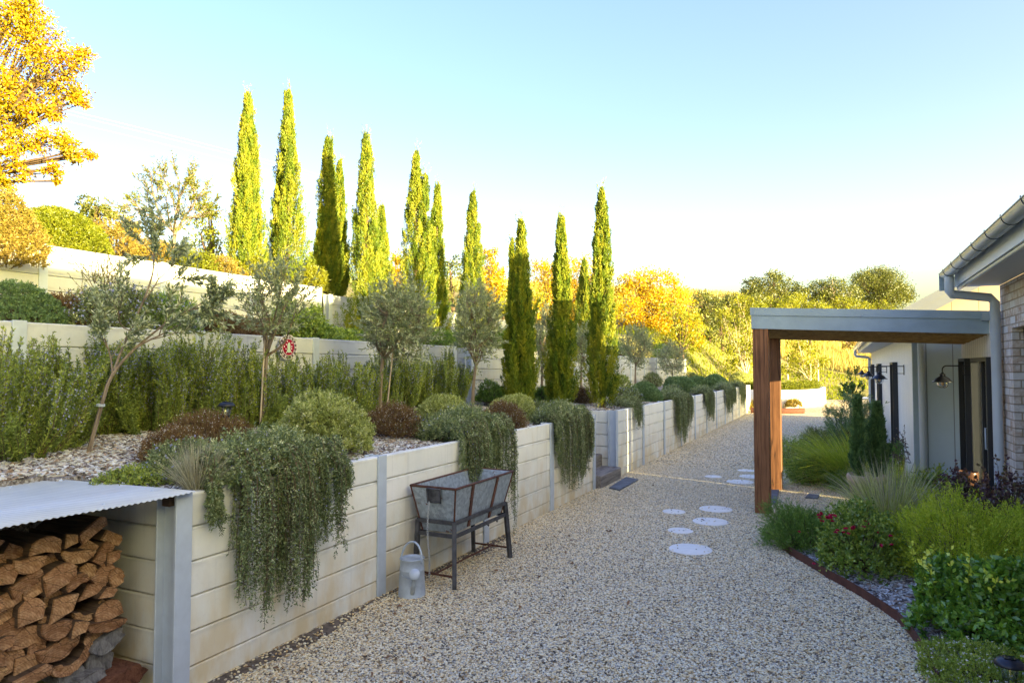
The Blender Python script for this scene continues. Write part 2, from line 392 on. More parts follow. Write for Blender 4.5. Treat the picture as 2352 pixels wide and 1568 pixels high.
# ================================================================== SETTING: land, gravel, beds
def ground_z(x, y):
    def lr(x): return np.where(x < -9.5, 3.40+.10*(-9.5-x), 0.0)
    lr2 = np.clip((-4.0-x)/5.5, 0, 1)*3.4+.10*np.clip(-9.5-x, 0, 200)
    w = np.clip((y-31.0)/3.0, 0, 1)
    left = lr(x)*(1-w)+lr2*w
    left = np.minimum(left, 9)
    start = 33+np.clip((x+8)*1.6, 0, 16)
    hill = .125*np.clip(y-start, 0, 70)+.05*np.clip(y-start-70, 0, 200)
    und = .25*np.sin(x*.21+1)*np.sin(y*.13)*np.clip((y-36)/20, 0, 1)
    return left+hill+und-.02
def make_ground():
    xs = np.unique(np.concatenate([np.linspace(-400, -40, 25), np.linspace(-40, -9.6, 20), [-9.55, -9.45], np.linspace(-9.3, 16, 28), np.linspace(16, 300, 24)]))
    ys = np.unique(np.concatenate([np.linspace(-200, -10, 12), np.linspace(-10, 60, 50), np.linspace(60, 420, 40)]))
    X, Y = np.meshgrid(xs, ys, indexing='ij'); Z = ground_z(X, Y)
    v = np.stack([X, Y, Z], -1).reshape(-1, 3); ny = len(ys)
    f = [(i*ny+j, (i+1)*ny+j, (i+1)*ny+j+1, i*ny+j+1) for i in range(len(xs)-1) for j in range(ny-1)]
    me = bpy.data.meshes.new('ground'); me.from_pydata(v.tolist(), [], f); me.polygons.foreach_set('use_smooth', np.ones(len(f), bool))
    tag(link('ground', me, M['land']), kind='structure')
make_ground()
YARD = [(-3.42, -3), (3.2, -3), (3.2, 12), (2.5, 27.2), (3.5, 31), (4, 46), (-1, 44), (-5.2, 33), (-3.42, 30.8)]
b = MB(); b.add([(x, y, .004) for x, y in YARD], [tuple(range(len(YARD)))])
yard = tag(b.build('gravel_yard', M['gravel']), kind='structure')

def scatter(name, polys, density, size, flat, mat, seed, cube=False, z=.006, lift=.004, kind='stuff'):
    """loose pebbles / chips lying on polygons: one stuff object with geometry nodes"""
    b = MB()
    for p in polys: b.add([(q[0], q[1], q[2] if len(q) > 2 else z) for q in p], [tuple(range(len(p)))])
    o = b.build(name, mat); tag(o, kind=kind)
    ng = bpy.data.node_groups.new(name+'_scatter', 'GeometryNodeTree')
    ng.interface.new_socket('Geometry', in_out='INPUT', socket_type='NodeSocketGeometry')
    ng.interface.new_socket('Geometry', in_out='OUTPUT', socket_type='NodeSocketGeometry')
    N = ng.nodes; L = ng.links
    gi = N.new('NodeGroupInput'); go = N.new('NodeGroupOutput')
    di = N.new('GeometryNodeDistributePointsOnFaces'); di.inputs['Density'].default_value = density; di.inputs['Seed'].default_value = seed
    L.new(gi.outputs[0], di.inputs['Mesh'])
    if cube:
        src = N.new('GeometryNodeMeshCube'); src.inputs['Size'].default_value = (1, 1, 1); mesh = src.outputs['Mesh']
    else:
        src = N.new('GeometryNodeMeshIcoSphere'); src.inputs['Radius'].default_value = .5; src.inputs['Subdivisions'].default_value = 2; mesh = src.outputs['Mesh']
        sp = N.new('GeometryNodeSetPosition'); nz = N.new('ShaderNodeTexNoise'); nz.inputs['Scale'].default_value = 1.7
        sub = N.new('ShaderNodeVectorMath'); sub.operation = 'SUBTRACT'; sub.inputs[1].default_value = (.5, .5, .5)
        mul = N.new('ShaderNodeVectorMath'); mul.operation = 'SCALE'; mul.inputs['Scale'].default_value = .55
        L.new(nz.outputs['Color'], sub.inputs[0]); L.new(sub.outputs[0], mul.inputs[0]); L.new(mul.outputs[0], sp.inputs['Offset'])
        L.new(mesh, sp.inputs['Geometry'])
        sh = N.new('GeometryNodeSetShadeSmooth'); L.new(sp.outputs[0], sh.inputs[0]); mesh = sh.outputs[0]
    sm = N.new('GeometryNodeSetMaterial'); sm.inputs['Material'].default_value = mat; L.new(mesh, sm.inputs[0])
    ins = N.new('GeometryNodeInstanceOnPoints'); L.new(di.outputs['Points'], ins.inputs['Points']); L.new(sm.outputs[0], ins.inputs['Instance'])
    rr = N.new('FunctionNodeRandomValue'); rr.data_type = 'FLOAT_VECTOR'
    t = .24 if not cube else .5
    rr.inputs[0].default_value = (-t, -t, 0); rr.inputs[1].default_value = (t, t, 2*PI); rr.inputs['Seed'].default_value = seed+1
    L.new(rr.outputs[0], ins.inputs['Rotation'])
    rs = N.new('FunctionNodeRandomValue'); rs.data_type = 'FLOAT_VECTOR'
    rs.inputs[0].default_value = (size[0]*.6, size[1]*.6, flat*.7); rs.inputs[1].default_value = (size[0]*1.35, size[1]*1.3, flat*1.3); rs.inputs['Seed'].default_value = seed+2
    L.new(rs.outputs[0], ins.inputs['Scale'])
    tr = N.new('GeometryNodeTranslateInstances'); tr.inputs['Translation'].default_value = (0, 0, lift); tr.inputs['Local Space'].default_value = False
    L.new(ins.outputs[0], tr.inputs[0])
    st = N.new('GeometryNodeStoreNamedAttribute'); st.data_type = 'FLOAT'; st.domain = 'INSTANCE'; st.inputs['Name'].default_value = 'rnd'
    rf = N.new('FunctionNodeRandomValue'); rf.data_type = 'FLOAT'; rf.inputs['Seed'].default_value = seed+3
    L.new(tr.outputs[0], st.inputs[0]); L.new(rf.outputs[1], st.inputs['Value'])
    L.new(st.outputs[0], go.inputs[0])
    md = o.modifiers.new('scatter', 'NODES'); md.node_group = ng
    return o
G = GRAVEL_SCALE = 1.0
wav = [(-3.27+.05*math.sin(y*2.3)+.03*math.sin(y*5.1+1), y) for y in np.arange(6.6, 2.6, -.2)]
near = [(-3.36, 1.2), (2.0, 1.2), (1.2, 4.4), (.52, 4.9), (.4, 5.75), (-.1, 6.66), (-.5, 7.4), (-.2, 8.6), (.9, 10.9), (.0, 13.0), (-3.36, 13.0), (-3.36, 7.0)]+wav+[(-3.36, 2.4)]
far_ = [(-3.36, 13.0), (.0, 13.0), (.3, 16), (.2, 21), (.9, 26), (1.2, 31), (-3.2, 31)]
scatter('pebbles', [near], 8200*G, (.0195, .0150), .0095, M['pebble'], 5)
strip = [(-3.37, 2.4)]+wav[::-1]+[(-3.37, 7.0)]
b = MB(); b.add([(x, y, .009) for x, y in strip], [tuple(range(len(strip)))]); tag(b.build('dirt_strip', M['dirt']), kind='structure')
scatter('loose_pebbles', [[(x, y, .009) for x, y in strip]], 900, (.020, .015), .011, M['pebble'], 15, z=.009)
lit = MB(); rl = random.Random(3)
for k in range(70):
    x, y = (rl.uniform(-3.3, -2.2), rl.uniform(2.9, 7.5)) if k < 45 else (rl.uniform(-3, .2), rl.uniform(3.2, 12)); a = rl.uniform(0, 6.3); L_ = rl.uniform(.015, .035); ca, sa = math.cos(a), math.sin(a)
    lit.add([(x, y, .018), (x+ca*L_-sa*L_*.35, y+sa*L_+ca*L_*.35, .03+rl.uniform(0, .012)), (x+2*ca*L_, y+2*sa*L_, .02+rl.uniform(0, .02)), (x+ca*L_+sa*L_*.35, y+sa*L_-ca*L_*.35, .026)], [(0, 1, 2, 3)])
tag(lit.build('leaf_litter', M['litter']), kind='stuff')
scatter('small_pebbles', [far_], 2600*G, (.028, .022), .013, M['pebble'], 9)

def bz1(x): return 1.06+.085*max(0.0, min(2.45, -3.5-x))
b = MB()
BED1 = [[(-3.5, 2.85), (-3.5, 9.95), (-5.95, 9.95), (-5.95, 2.85)], [(-4.63, -3), (-4.63, 2.71), (-5.95, 2.71), (-5.95, -3)], [(-4.50, 2.70), (-4.50, 2.86), (-5.95, 2.86), (-5.95, 2.70)], [(-3.5, 11.25), (-3.5, 30.7), (-5.95, 30.7), (-5.95, 11.25)]]
for q in BED1: b.add([(x, y, bz1(x)) for x, y in q], [(0, 1, 2, 3)])
for q in BED1:
    for (xa, ya_), (xb, yb_) in zip(q, q[1:]+q[:1]): b.add([(xa, ya_, bz1(xa)), (xb, yb_, bz1(xb)), (xb, yb_, .3), (xa, ya_, .3)], [(0, 1, 2, 3)])
b.add([(-5.1, 10.05, 1.06), (-5.1, 11.15, 1.06), (-6.3, 11.15, 1.06), (-6.3, 10.05, 1.06)], [(0, 1, 2, 3)])
z2 = 2.19
for q in ([(-6.1, -3), (-6.1, 10.2), (-9.25, 10.2), (-9.25, -3)], [(-6.1, 10.95), (-6.1, 30.7), (-9.25, 30.7), (-9.25, 10.95)], [(-8.0, 10.2), (-8.0, 10.95), (-9.25, 10.95), (-9.25, 10.2)]):
    b.add([(x, y, z2) for x, y in q], [(0, 1, 2, 3)])
tag(b.build('garden_bed', M['soil']), kind='structure')
BM = [[(-3.5, 2.85), (-3.5, 9.95), (-5.95, 9.95), (-5.95, 2.85)], [(-4.63, .5), (-4.63, 2.71), (-5.95, 2.71), (-5.95, .5)], [(-4.55, 2.71), (-4.55, 2.85), (-5.95, 2.85), (-5.95, 2.71)], [(-3.5, 11.25), (-3.5, 17), (-5.95, 17), (-5.95, 11.25)]]
scatter('bark_mulch', [[(x, y, bz1(x)+.002) for x, y in q] for q in BM], 1900, (.058, .022), .006, M['chip'], 21, cube=True, lift=.006)
RB = [(.56, 4.3), (2.0, 3.6), (1.68, 9.3), (1.55, 11.5), (.97, 11.7), (.97, 25), (.3, 25), (.1, 13.2), (1.0, 10.9), (-.1, 8.6), (-.44, 7.42), (-.05, 6.69), (.44, 5.78), (.54, 4.9)]
b = MB(); b.add([(x, y, .02) for x, y in RB], [tuple(range(len(RB)))]); tag(b.build('house_bed', M['soil']), kind='structure')
scatter('bed_mulch', [[(.54, 4.9, .022), (.44, 5.78, .022), (-.05, 6.69, .022), (-.44, 7.42, .022), (-.1, 7.9, .022), (.5, 7.2, .022), (1.1, 6, .022), (1.3, 4.2, .022), (.56, 4.3, .022)]], 1400, (.05, .02), .006, M['chip'], 33, cube=True)

# ================================================================== RETAINING WALLS
def hpost(x, y, z0, z1, along, big=False):
    """H steel post, flange faces the open side"""
    b = MB(); w = .055; dp = .15 if big else .13
    if along == 'y':
        b.box(x-.012, x+.006, y-w, y+w, z0, z1, .003); b.box(x-dp-.012, x-dp, y-w, y+w, z0, z1, .003); b.box(x-dp, x-.012, y-.006, y+.006, z0, z1)
    else:
        b.box(x-w, x+w, y-.006, y+.012, z0, z1, .003); b.box(x-w, x+w, y+dp, y+dp+.012, z0, z1, .003); b.box(x-.006, x+.006, y+.012, y+dp, z0, z1)
    return b
def retaining_wall(line, stops, z0, z1, along, label, group='retaining walls of concrete sleepers between steel posts', sign=1, corner_big=False, skip_posts=()):
    """along 'y': face at x=line, open side +x; along 'x': face at y=line, open side -y (sign=1)"""
    o3 = (line, stops[0], 0) if along == 'y' else (stops[0], line, 0)
    root = empty('retaining_wall', o3, label=label, cat='wall', group=group)
    rng = random.Random(int(abs(line*100))+int(z1*10)); hc = .2
    for i, s in enumerate(stops):
        if i in skip_posts: continue
        p = hpost(line, s, z0, z1+.008, 'y', corner_big and i == 0) if along == 'y' else hpost(s, line, z0, z1+.008, 'x')
        p.build('post', M['post'], root, off=o3)
    for a, c in zip(stops[:-1], stops[1:]):
        lo, hi = min(a, c)+.010, max(a, c)-.010; b = MB(); top = z1
        while top > z0+.02:
            bot = max(top-hc, z0); j = rng.uniform(-.006, .005)
            if along == 'y': b.box(line-.088+j, line-.013+j, lo, hi, bot+.003, top-.003, .008)
            else: b.box(lo, hi, line+.013+j, line+.088+j, bot+.003, top-.003, .008)
            top -= hc
        # dark backing behind the joints
        if along == 'y': b.box(line-.086, line-.080, lo, hi, z0, z1-.02)
        else: b.box(lo, hi, line+.080, line+.086, z0, z1-.02)
        b.build('sleeper_panel', M['concrete' if z1 < 2 else 'concrete_dimmed'], root, off=(o3[0], o3[1], z0)).location = (0, 0, z0)
    return root
XA, XB, XC = -3.38, -6.0, -9.3
retaining_wall(XA, [2.74, 4.62, 6.46, 8.30, 10.01], -.08, 1.13, 'y', 'front retaining wall of pale concrete sleepers behind the galvanised tub, yellow stained low down', corner_big=True)
retaining_wall(XA, [11.19+1.755*k for k in range(12)], -.08, 1.13, 'y', 'long low retaining wall beyond the timber steps running towards the sunlit trees')
retaining_wall(2.74, [-3.44, -4.80], -.08, 1.12, 'x', 'short return wall of concrete sleepers at the right side of the woodpile', skip_posts=(0, 1))
retaining_wall(11.19, [-3.52, -5.9], -.08, 1.12, 'x', 'return wall of concrete sleepers at the far side of the lower timber steps', skip_posts=(0,))
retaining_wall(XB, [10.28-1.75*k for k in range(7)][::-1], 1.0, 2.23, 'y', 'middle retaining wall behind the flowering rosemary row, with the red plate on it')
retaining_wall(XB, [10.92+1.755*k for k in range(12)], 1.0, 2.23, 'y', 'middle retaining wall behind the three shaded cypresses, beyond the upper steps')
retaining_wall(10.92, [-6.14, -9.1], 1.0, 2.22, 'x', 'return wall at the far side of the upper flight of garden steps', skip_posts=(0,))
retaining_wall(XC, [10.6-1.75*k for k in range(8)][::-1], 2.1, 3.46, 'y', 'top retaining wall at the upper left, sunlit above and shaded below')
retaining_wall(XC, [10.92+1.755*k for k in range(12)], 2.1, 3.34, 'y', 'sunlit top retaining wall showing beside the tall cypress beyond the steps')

# timber steps up through the gaps
def steps(x0, y0, y1, zb, n, rise, run, label):
    root = empty('garden_steps', (x0, (y0+y1)/2, zb), label=label, cat='steps', group='timber garden steps between the retaining walls')
    for k in range(n):
        b = MB(); b.box(-k*run-run-.03, -k*run, y0-(y0+y1)/2, y1-(y0+y1)/2, max(0, k*rise-.02)-.03, (k+1)*rise, .012)
        b.build('step', M['sleeper'], root)
    return root
steps(-3.30, 10.08, 11.16, 0.0, 5, .2, .33, 'weathered grey timber steps in the gap of the front retaining wall')
steps(-6.10, 10.36, 10.88, 1.06, 5, .22, .33, 'upper timber steps in the gap of the middle retaining wall')

# ================================================================== WOODSHED
root = empty('woodshed_roof', (-3.33, 2.78, 1.14), label='corrugated zinc roof sheet over the stacked firewood', cat='roof')
ys = np.arange(-2.6, 0.0001, .0055); prof = .0032*np.sin(2*PI*ys/.034)
b = MB(); v = []; f = []
xs_ = [(.03, .012), (-.45, .004), (-.9, -.004), (-1.32, -.012)]
for dx, dz in xs_:
    for y, p in zip(ys, prof): v.append((dx, y, dz+p+.004*math.sin(y*5)))
n = len(ys)
for i in range(len(xs_)-1):
    for k in range(n-1): f.append((i*n+k, i*n+k+1, (i+1)*n+k+1, (i+1)*n+k))
nv = len(v); v += [(x, y, z-.0016) for x, y, z in v]; f += [tuple(reversed([q+nv for q in p])) for p in f]
f += [(k, k+nv, k+1+nv, k+1) for k in range(n-1)]
b.add(v, f, True); b.build('sheet', M['zinc_roof'], root)
b = MB(); b.box(-.34, -.28, -2.5, -.12, -.055, -.014, .004); b.build('batten', M['bark'], root)
b = MB(); b.box(-.16, -.10, -.10, -.04, -.075, -.014, .004); b.build('batten', M['bark'], root)
b = MB(); b.box(-1.25, -1.17, -2.5, -.06, -.095, -.022, .004); b.build('batten', M['bark'], root)
for px, py in ((102, 1190), (238, 1160), (350, 1128), (24, 1120), (140, 1104)):
    x, y, z = gz(px, py, 1.142)
    b = MB(); b.lathe([(0, .009), (.006, .009), (.007, .004), (.012, .003), (.013, 0)], 10, (x+3.33, y-2.78, .004)); b.build('roof_screw', M['trim'], root)
# alcove: earth back wall of the woodshed
b = MB(); b.box(-4.72, -4.66, -2.5, 2.70, -.02, 1.10); b.box(-4.66, -3.45, -2.5, -2.44, -.02, 1.04)
o = b.build('woodshed_wall', M['greywood']); tag(o, 'dark timber wall at the back of the firewood alcove', 'wall')

# firewood: every split log a thing (centre and size read in the photo, placed on the front of the pile)
LOGS = [  # x, y, w, h, shape, tilt deg
 (90,690,190,140,'wedge',0),(320,640,205,120,'dome',-4),(480,600,110,95,'wedge',30),(635,530,200,80,'slab',33),(765,590,135,70,'slab',-30),
 (600,655,170,100,'wedge',-12),(535,712,215,95,'half',-8),(708,690,150,75,'slab',55),(768,712,112,80,'wedge',30),(205,770,215,115,'half',0),
 (345,755,140,125,'quarter',8),(52,835,150,130,'quarter',-10),(415,850,225,150,'quarter',18),(597,808,115,92,'quarter',-12),(708,838,150,120,'slab',40),
 (792,852,100,120,'quarter',20),(190,890,230,95,'slab',25),(528,880,150,80,'dome',20),(255,932,185,80,'slab',22),(75,1000,170,110,'slab',20),
 (380,970,165,80,'slab',24),(622,938,190,85,'wedge',14),(738,955,130,70,'wedge',5),(215,1080,175,160,'quarter',5),(420,1052,240,150,'wedge',32),
 (605,1070,205,145,'ring',5),(738,1082,180,135,'dome',15),(50,1112,140,100,'slab',28),(75,1205,200,120,'slab',24),(200,1262,265,160,'dome',-14),
 (390,1212,200,130,'half',-4),(542,1192,125,100,'wedge',20),(722,1182,265,75,'half',-8),(410,1335,285,140,'half',14),(490,1385,285,215,'ring',24),
 (70,1412,190,170,'quarter',8),(190,1440,245,165,'wedge',24),(230,1532,255,85,'slab',10),(40,1300,120,90,'half',0),(250,1340,110,90,'quarter',0),(320,1150,110,80,'quarter',10),(640,1250,120,70,'slab',-4),
 (740,1290,225,130,'grey',20),(680,1420,165,200,'grey',70),(500,1520,170,120,'grey',0),(855,1545,260,150,'red',0),(610,1545,200,90,'grey',5),
 (-60,760,190,130,'half',0),(-70,900,190,130,'wedge',10),(-60,1060,180,130,'half',-6),(-70,1230,200,140,'quarter',10),(-60,1400,190,140,'dome',0),(-50,1530,200,110,'half',0),(-60,640,180,110,'wedge',15)]
SHAPE_TXT = {'wedge': 'wedge shaped split log', 'dome': 'round backed split log', 'slab': 'flat slab of split wood', 'half': 'half round split log', 'quarter': 'chunky quartered log', 'ring': 'hollow curved half log', 'grey': 'weathered grey log', 'red': 'crumbling reddish log end'}
def log_outline(kind, rng):
    j = lambda s=.05: rng.uniform(-s, s)
    arc = lambda a0, a1, n, rx, ry, cx=0, cy=0: [(cx+rx*math.cos(a), cy+ry*math.sin(a)) for a in np.linspace(a0, a1, n)]
    if kind == 'wedge': p = [(-.5, -.32+j()), (.15+j(.1), -.5), (.5, -.08+j(.1)), (.3, .18), (-.08+j(.1), .5)]
    elif kind == 'dome': p = [(-.5, -.42), (.0+j(.1), -.36+j()), (.47, -.5)]+arc(-.25, PI*.98, 8, .5, .62, 0, -.12)
    elif kind == 'slab': p = [(-.5, -.42+j()), (.42, -.5), (.5, .2+j(.1)), (.38, .46), (-.46, .5)]
    elif kind == 'half': p = arc(PI*1.02, 2*PI-.05, 9, .5, .72, 0, .22)+[(.5, .3), (.12+j(.12), .42+j()), (-.2+j(.1), .34), (-.48, .46)]
    elif kind == 'quarter': p = [(-.5, -.5), (.32+j(.1), -.46)]+arc(-.35, PI*.62, 6, .5, .5, 0, 0)+[(-.42, .3+j(.1))]
    elif kind == 'ring':
        p = [(.5*math.cos(a), .5*math.sin(a)) for a in np.linspace(PI*.92, 2*PI+.5, 12)]
        p += [(.30*math.cos(a)+.03, .26*math.sin(a)+.02) for a in np.linspace(2*PI+.3, PI*1.0, 9)]
    else: p = [(.5*math.cos(a)*(1+.22*math.sin(3*a+j(3))), .5*math.sin(a)*(1+.18*math.sin(2*a+1))) for a in np.linspace(0, 2*PI, 14)[:-1]]
    # ragged outline: subdivide and jitter
    out = []
    for (a, b2), (c, d) in zip(p, p[1:]+p[:1]):
        for u in (0, .5): out.append((a+(c-a)*u+j(.014), b2+(d-b2)*u+j(.014)))
    return out
rngl = random.Random(4)
rows = sorted(LOGS, key=lambda q: q[1])
def ordinal(k): return ['first', 'second', 'third', 'fourth', 'fifth', 'sixth', 'seventh', 'eighth', 'ninth', 'tenth', 'eleventh', 'twelfth'][k]
rowed = {}
for q in LOGS: rowed.setdefault(int((q[1]-480)//115), []).append(q)
for rk in rowed: rowed[rk].sort(key=lambda q: -q[0])
for rk, row in sorted(rowed.items()):
    for ci, (lx, ly, lw, lh, kd, tilt) in enumerate(row):
        px, py = lx*.34014, 1034.8+ly*.34014
        xf = -3.70+rngl.uniform(-.05, .05) + (.12 if kd == 'red' else 0)
        x, y, z = gx(px, py, xf); ya = gx(px-lw*.17, py, xf)[1]; yb = gx(px+lw*.17, py, xf)[1]
        wy = (yb-ya)*1.06; hz = lh*.34014*depth(x, y, z)/FOC*1.06
        # undo the tilt shear between picture and wall plane: rotate an outline whose axes are (wy, hz)
        a = math.radians(tilt); ca, sa = math.cos(a), math.sin(a); kx = wy/(lw*.34014); kz = hz/(lh*.34014)
        out = log_outline(kd, rngl); pts = []
        for u, w in out:
            uu, ww = u*lw*.34014, w*lh*.34014
            pts.append(((uu*ca-ww*sa)*kx, (uu*sa+ww*ca)*kz))
        z = max(z, -min(p[1] for p in pts)+.005)
        L = rngl.uniform(.33, .42); n = len(pts); b = MB()
        ring0 = [(rngl.uniform(-.008, .008), p[0]*.965, p[1]*.965) for p in pts]
        ring1 = [(-.012+rngl.uniform(-.004, .004), p[0], p[1]) for p in pts]
        taper = rngl.uniform(.9, 1.0); ring2 = [(-L, p[0]*taper, p[1]*taper) for p in pts]
        b.add(ring0, [tuple(range(n))], mi=0)
        b.add(ring0+ring1, [(k, n+k, n+(k+1) % n, (k+1) % n) for k in range(n)], mi=0)
        b.add(ring1+ring2, [(k, n+k, n+(k+1) % n, (k+1) % n) for k in range(n)], mi=1)
        b.add(ring2, [tuple(range(n))[::-1]], mi=0)
        end = M['greywood'] if kd == 'grey' else M['redwood'] if kd == 'red' else M['logend']
        sd = M['greywood'] if kd == 'grey' else M['redwood'] if kd == 'red' else M['bark']
        o = b.build('firewood_log', None, mats=[end, sd]); o.location = (x, y, z)
        tag(o, f"{SHAPE_TXT[kd]}, {ordinal(ci)} from the right in layer {rk+1} down the firewood stack", 'firewood', 'split firewood logs stacked under the corrugated roof')

# ================================================================== GALVANISED TUB ON STAND
T0 = (-3.1, 5.5, 0)
root = empty('wash_tub', T0, label='rusty galvanised wash tub on an iron stand against the concrete wall', cat='tub')
rim = [(.22, -.55, .845), (.22, .56, .845), (-.23, .58, .845), (-.23, -.54, .845)]
bot = [(.14, -.44, .455), (.14, .46, .455), (-.17, .47, .455), (-.17, -.44, .455)]
b = MB(); v = rim+bot+[(x*.965, y*.985, z) for x, y, z in rim]+[(x*.95, y*.98, z+.012) for x, y, z in bot]
f = [(k, 4+k, 4+(k+1) % 4, (k+1) % 4)[::-1] for k in range(4)]+[(8+k, 8+(k+1) % 4, 12+(k+1) % 4, 12+k)[::-1] for k in range(4)]+[(4, 5, 6, 7), (15, 14, 13, 12)]+[(k, (k+1) % 4, 8+(k+1) % 4, 8+k) for k in range(4)]
b.add(v, f); b.build('basin', M['galv'], root)
b = MB(); b.tube(rim+[rim[0]], .011, 8); b.tube([rim[0], bot[0]], .008, 6); b.tube([rim[1], bot[1]], .008, 6); b.tube([rim[3], bot[3]], .008, 6); b.build('rim', M['rust'], root)
def lerp(a, c, t): return tuple(a[i]+(c[i]-a[i])*t for i in range(3))
for u in (.27, .70):   # rusty straps on the long side
    p0 = lerp(lerp(rim[0], rim[1], u), lerp(bot[0], bot[1], u), .03); p1 = lerp(rim[0], rim[1], u); p1 = lerp(p1, lerp(bot[0], bot[1], u), .98)
    b = MB(); b.prism([(p0[0]+.002, p0[1]-.019, p0[2]), (p0[0]+.002, p0[1]+.019, p0[2]), (p1[0]+.002, p1[1]+.019, p1[2]), (p1[0]+.002, p1[1]-.019, p1[2])], (.010, 0, .002)); b.build('strap', M['rust'], root)
# square handle bracket on the end + chain
b = MB(); ey = -.552; c0 = (.02, ey+.012, .775)
sq = [(-.055, ey-.006, .835), (.075, ey-.006, .835), (.075, ey+.006, .72), (-.055, ey+.006, .72)]
b.tube(sq+[sq[0]], .008, 6); b.add([(x, y+.006, z) for x, y, z in sq], [(0, 1, 2, 3)]); b.build('outlet_bracket', M['iron'], root)
b = MB(); zc = .715
k = 0
while zc > .10:
    cx, cy = -.03+.012*math.sin(zc*9), ey-.012-.01*(.7-zc)
    ring = [(cx+(.007*math.cos(a) if k % 2 else 0), cy+(0 if k % 2 else .007*math.cos(a)), zc+.0125*math.sin(a)) for a in np.linspace(0, 2*PI, 9)]
    b.tube(ring, .0026, 5, cap=False); zc -= .019; k += 1
b.build('chain', M['chain'], root)
# stand
def bar(b, p, q, w, h):
    p, q = Vector(p), Vector(q); t = (q-p).normalized(); s = t.cross(Vector((0, 0, 1)))
    if s.length < .05: s = Vector((1, 0, 0))
    s.normalize(); u = s.cross(t); pl = [p+s*a*w/2+u*c*h/2 for a, c in ((-1, -1), (1, -1), (1, 1), (-1, 1))]; b.prism(pl, q-p)
legs = [((.165, -.475, .55), (.195, -.52, 0)), ((.165, .495, .55), (.195, .55, 0)), ((-.195, -.475, .55), (-.215, -.49, 0)), ((-.195, .495, .55), (-.215, .56, 0))]
for a, c in legs:
    b = MB(); bar(b, a, c, .036, .036); b.build('leg', M['iron'], root)
b = MB()
for z in (.545, .435):
    q = [(.172, -.48, z), (.172, .50, z), (-.20, .50, z), (-.20, -.48, z)]
    for i in range(4): bar(b, q[i], q[(i+1) % 4], .014, .032)
b.build('rail', M['iron'], root)
b = MB(); bar(b, (.19, -.51, .11), (-.21, -.485, .11), .012, .016); bar(b, (.19, .54, .11), (-.21, .55, .11), .012, .016); bar(b, (-.01, -.50, .11), (-.01, .545, .11), .012, .012); b.build('stretcher', M['rust'], root)
for yy in (.18, .36):
    b = MB(); b.tube([(.14, yy, .43), (.14, yy, .40), (.14, yy+.015, .385), (.14, yy+.03, .395)], .005, 6); b.build('hook', M['iron'], root)

# watering can
x, y, _ = gz(946, 1368)
root = empty('watering_can', (x, y, 0.0), label='old galvanised watering can on the gravel beside the tub', cat='watering can')
b = MB(); b.lathe([(0, .004), (.108, .004), (.111, 0), (.113, .006), (.110, .012), (.100, .215), (.102, .220), (.099, .224), (.097, .30), (.101, .304), (.101, .309), (.096, .311), (.094, .300), (.06, .298), (0, .297)], 28); b.build('body', M['can'], root)
b = MB(); pts = [(-.098*math.cos(a)*1.02, -.01+.02*math.sin(a), .285+.15*math.sin(a)) for a in np.linspace(0, PI, 15)]; b.tube(pts, .0085, 6); b.build('handle', M['can'], root)
sp0, sp1 = Vector((.055, -.075, .055)), Vector((.105, -.115, .215))
b = MB(); b.tube([sp0+Vector((-.02, .03, -.01)), sp0, sp0.lerp(sp1, .5), sp1], [.024, .023, .018, .014], 12); b.build('spout', M['can'], root)
dirv = Vector((.35, -.75, .35)).normalized(); base = sp1-dirv*.01; ref = dirv.cross(Vector((0, 0, 1))).normalized(); up2 = ref.cross(dirv)
b = MB(); v = []; f = []; prof = [(.014, 0), (.042, .032), (.044, .036), (.040, .041), (.022, .047), (0.001, .049)]
for r, h in prof:
    for k in range(20): a = 2*PI*k/20; v.append(base+dirv*h+(ref*math.cos(a)+up2*math.sin(a))*r)
for i in range(5):
    for k in range(20): f.append((i*20+k, i*20+(k+1) % 20, (i+1)*20+(k+1) % 20, (i+1)*20+k))
b.add(v, f, True); b.build('rose', M['trim'], root)
b = MB(); b.tube([(-.10, -.02, .205), (-.02, -.108, .185), (.06, -.10, .165), sp1-Vector((.012, 0, .03))], .004, 5); b.build('brace', M['can'], root)

# ================================================================== STEPPING STONES AND SLATES
DISC = [((1586,1264),.43,'largest white round stepping stone, nearest the camera'),((1563,1221),.28,'small white stepping stone just behind the nearest large one'),((1632,1200),.42,'large white stepping stone on the right of the near group'),
        ((1548,1177),.29,'small white stepping stone at the left end of the near group'),((1644,1171),.42,'large white stepping stone at the back of the near group'),((1700,1108),.42,'large white stepping stone left of the pergola posts in the far group'),
        ((1638,1096),.28,'small white stepping stone at the left of the far group'),((1714,1082),.30,'farthest small white stepping stone in the gravel'),((1728,1096),.42,'white stepping stone half hidden behind the near pergola post')]
for (px, py), dm, lb in DISC:
    x, y, _ = gz(px, py); b = MB(); r = dm/2
    b.lathe([(0, .023), (r-.006, .023), (r, .019), (r, -.02)], 48); o = b.build('stepping_stone', M['paver']); o.location = (x, y, -.003)
    tag(o, lb, 'stepping stone', 'round white stepping stones in the gravel')
stray = []
for (px, py), dm, lb in DISC:
    x, y, _ = gz(px, py); stray.append([(x+dm*.5*math.cos(a), y+dm*.5*math.sin(a), .0205) for a in np.linspace(0, 2*PI, 9)[:-1]])
scatter('stray_pebbles', stray, 75, (.017, .013), .010, M['pebble'], 45, lift=.003)
def slab(pix, h, mat, name, label, cat, group=None):
    pts = [gz(px, py) for px, py in pix]; c = np.mean(np.array(pts), 0); b = MB()
    b.prism([(p[0]-c[0], p[1]-c[1], 0) for p in pts], (0, 0, h)); o = b.build(name, mat); o.location = (c[0], c[1], 0); tag(o, label, cat, group)
slab([(1399,1124),(1423,1129),(1466,1105),(1438,1099)], .035, M['slate'], 'sleeper_slab', 'dark weathered slab in the gravel before the timber steps', 'slab')
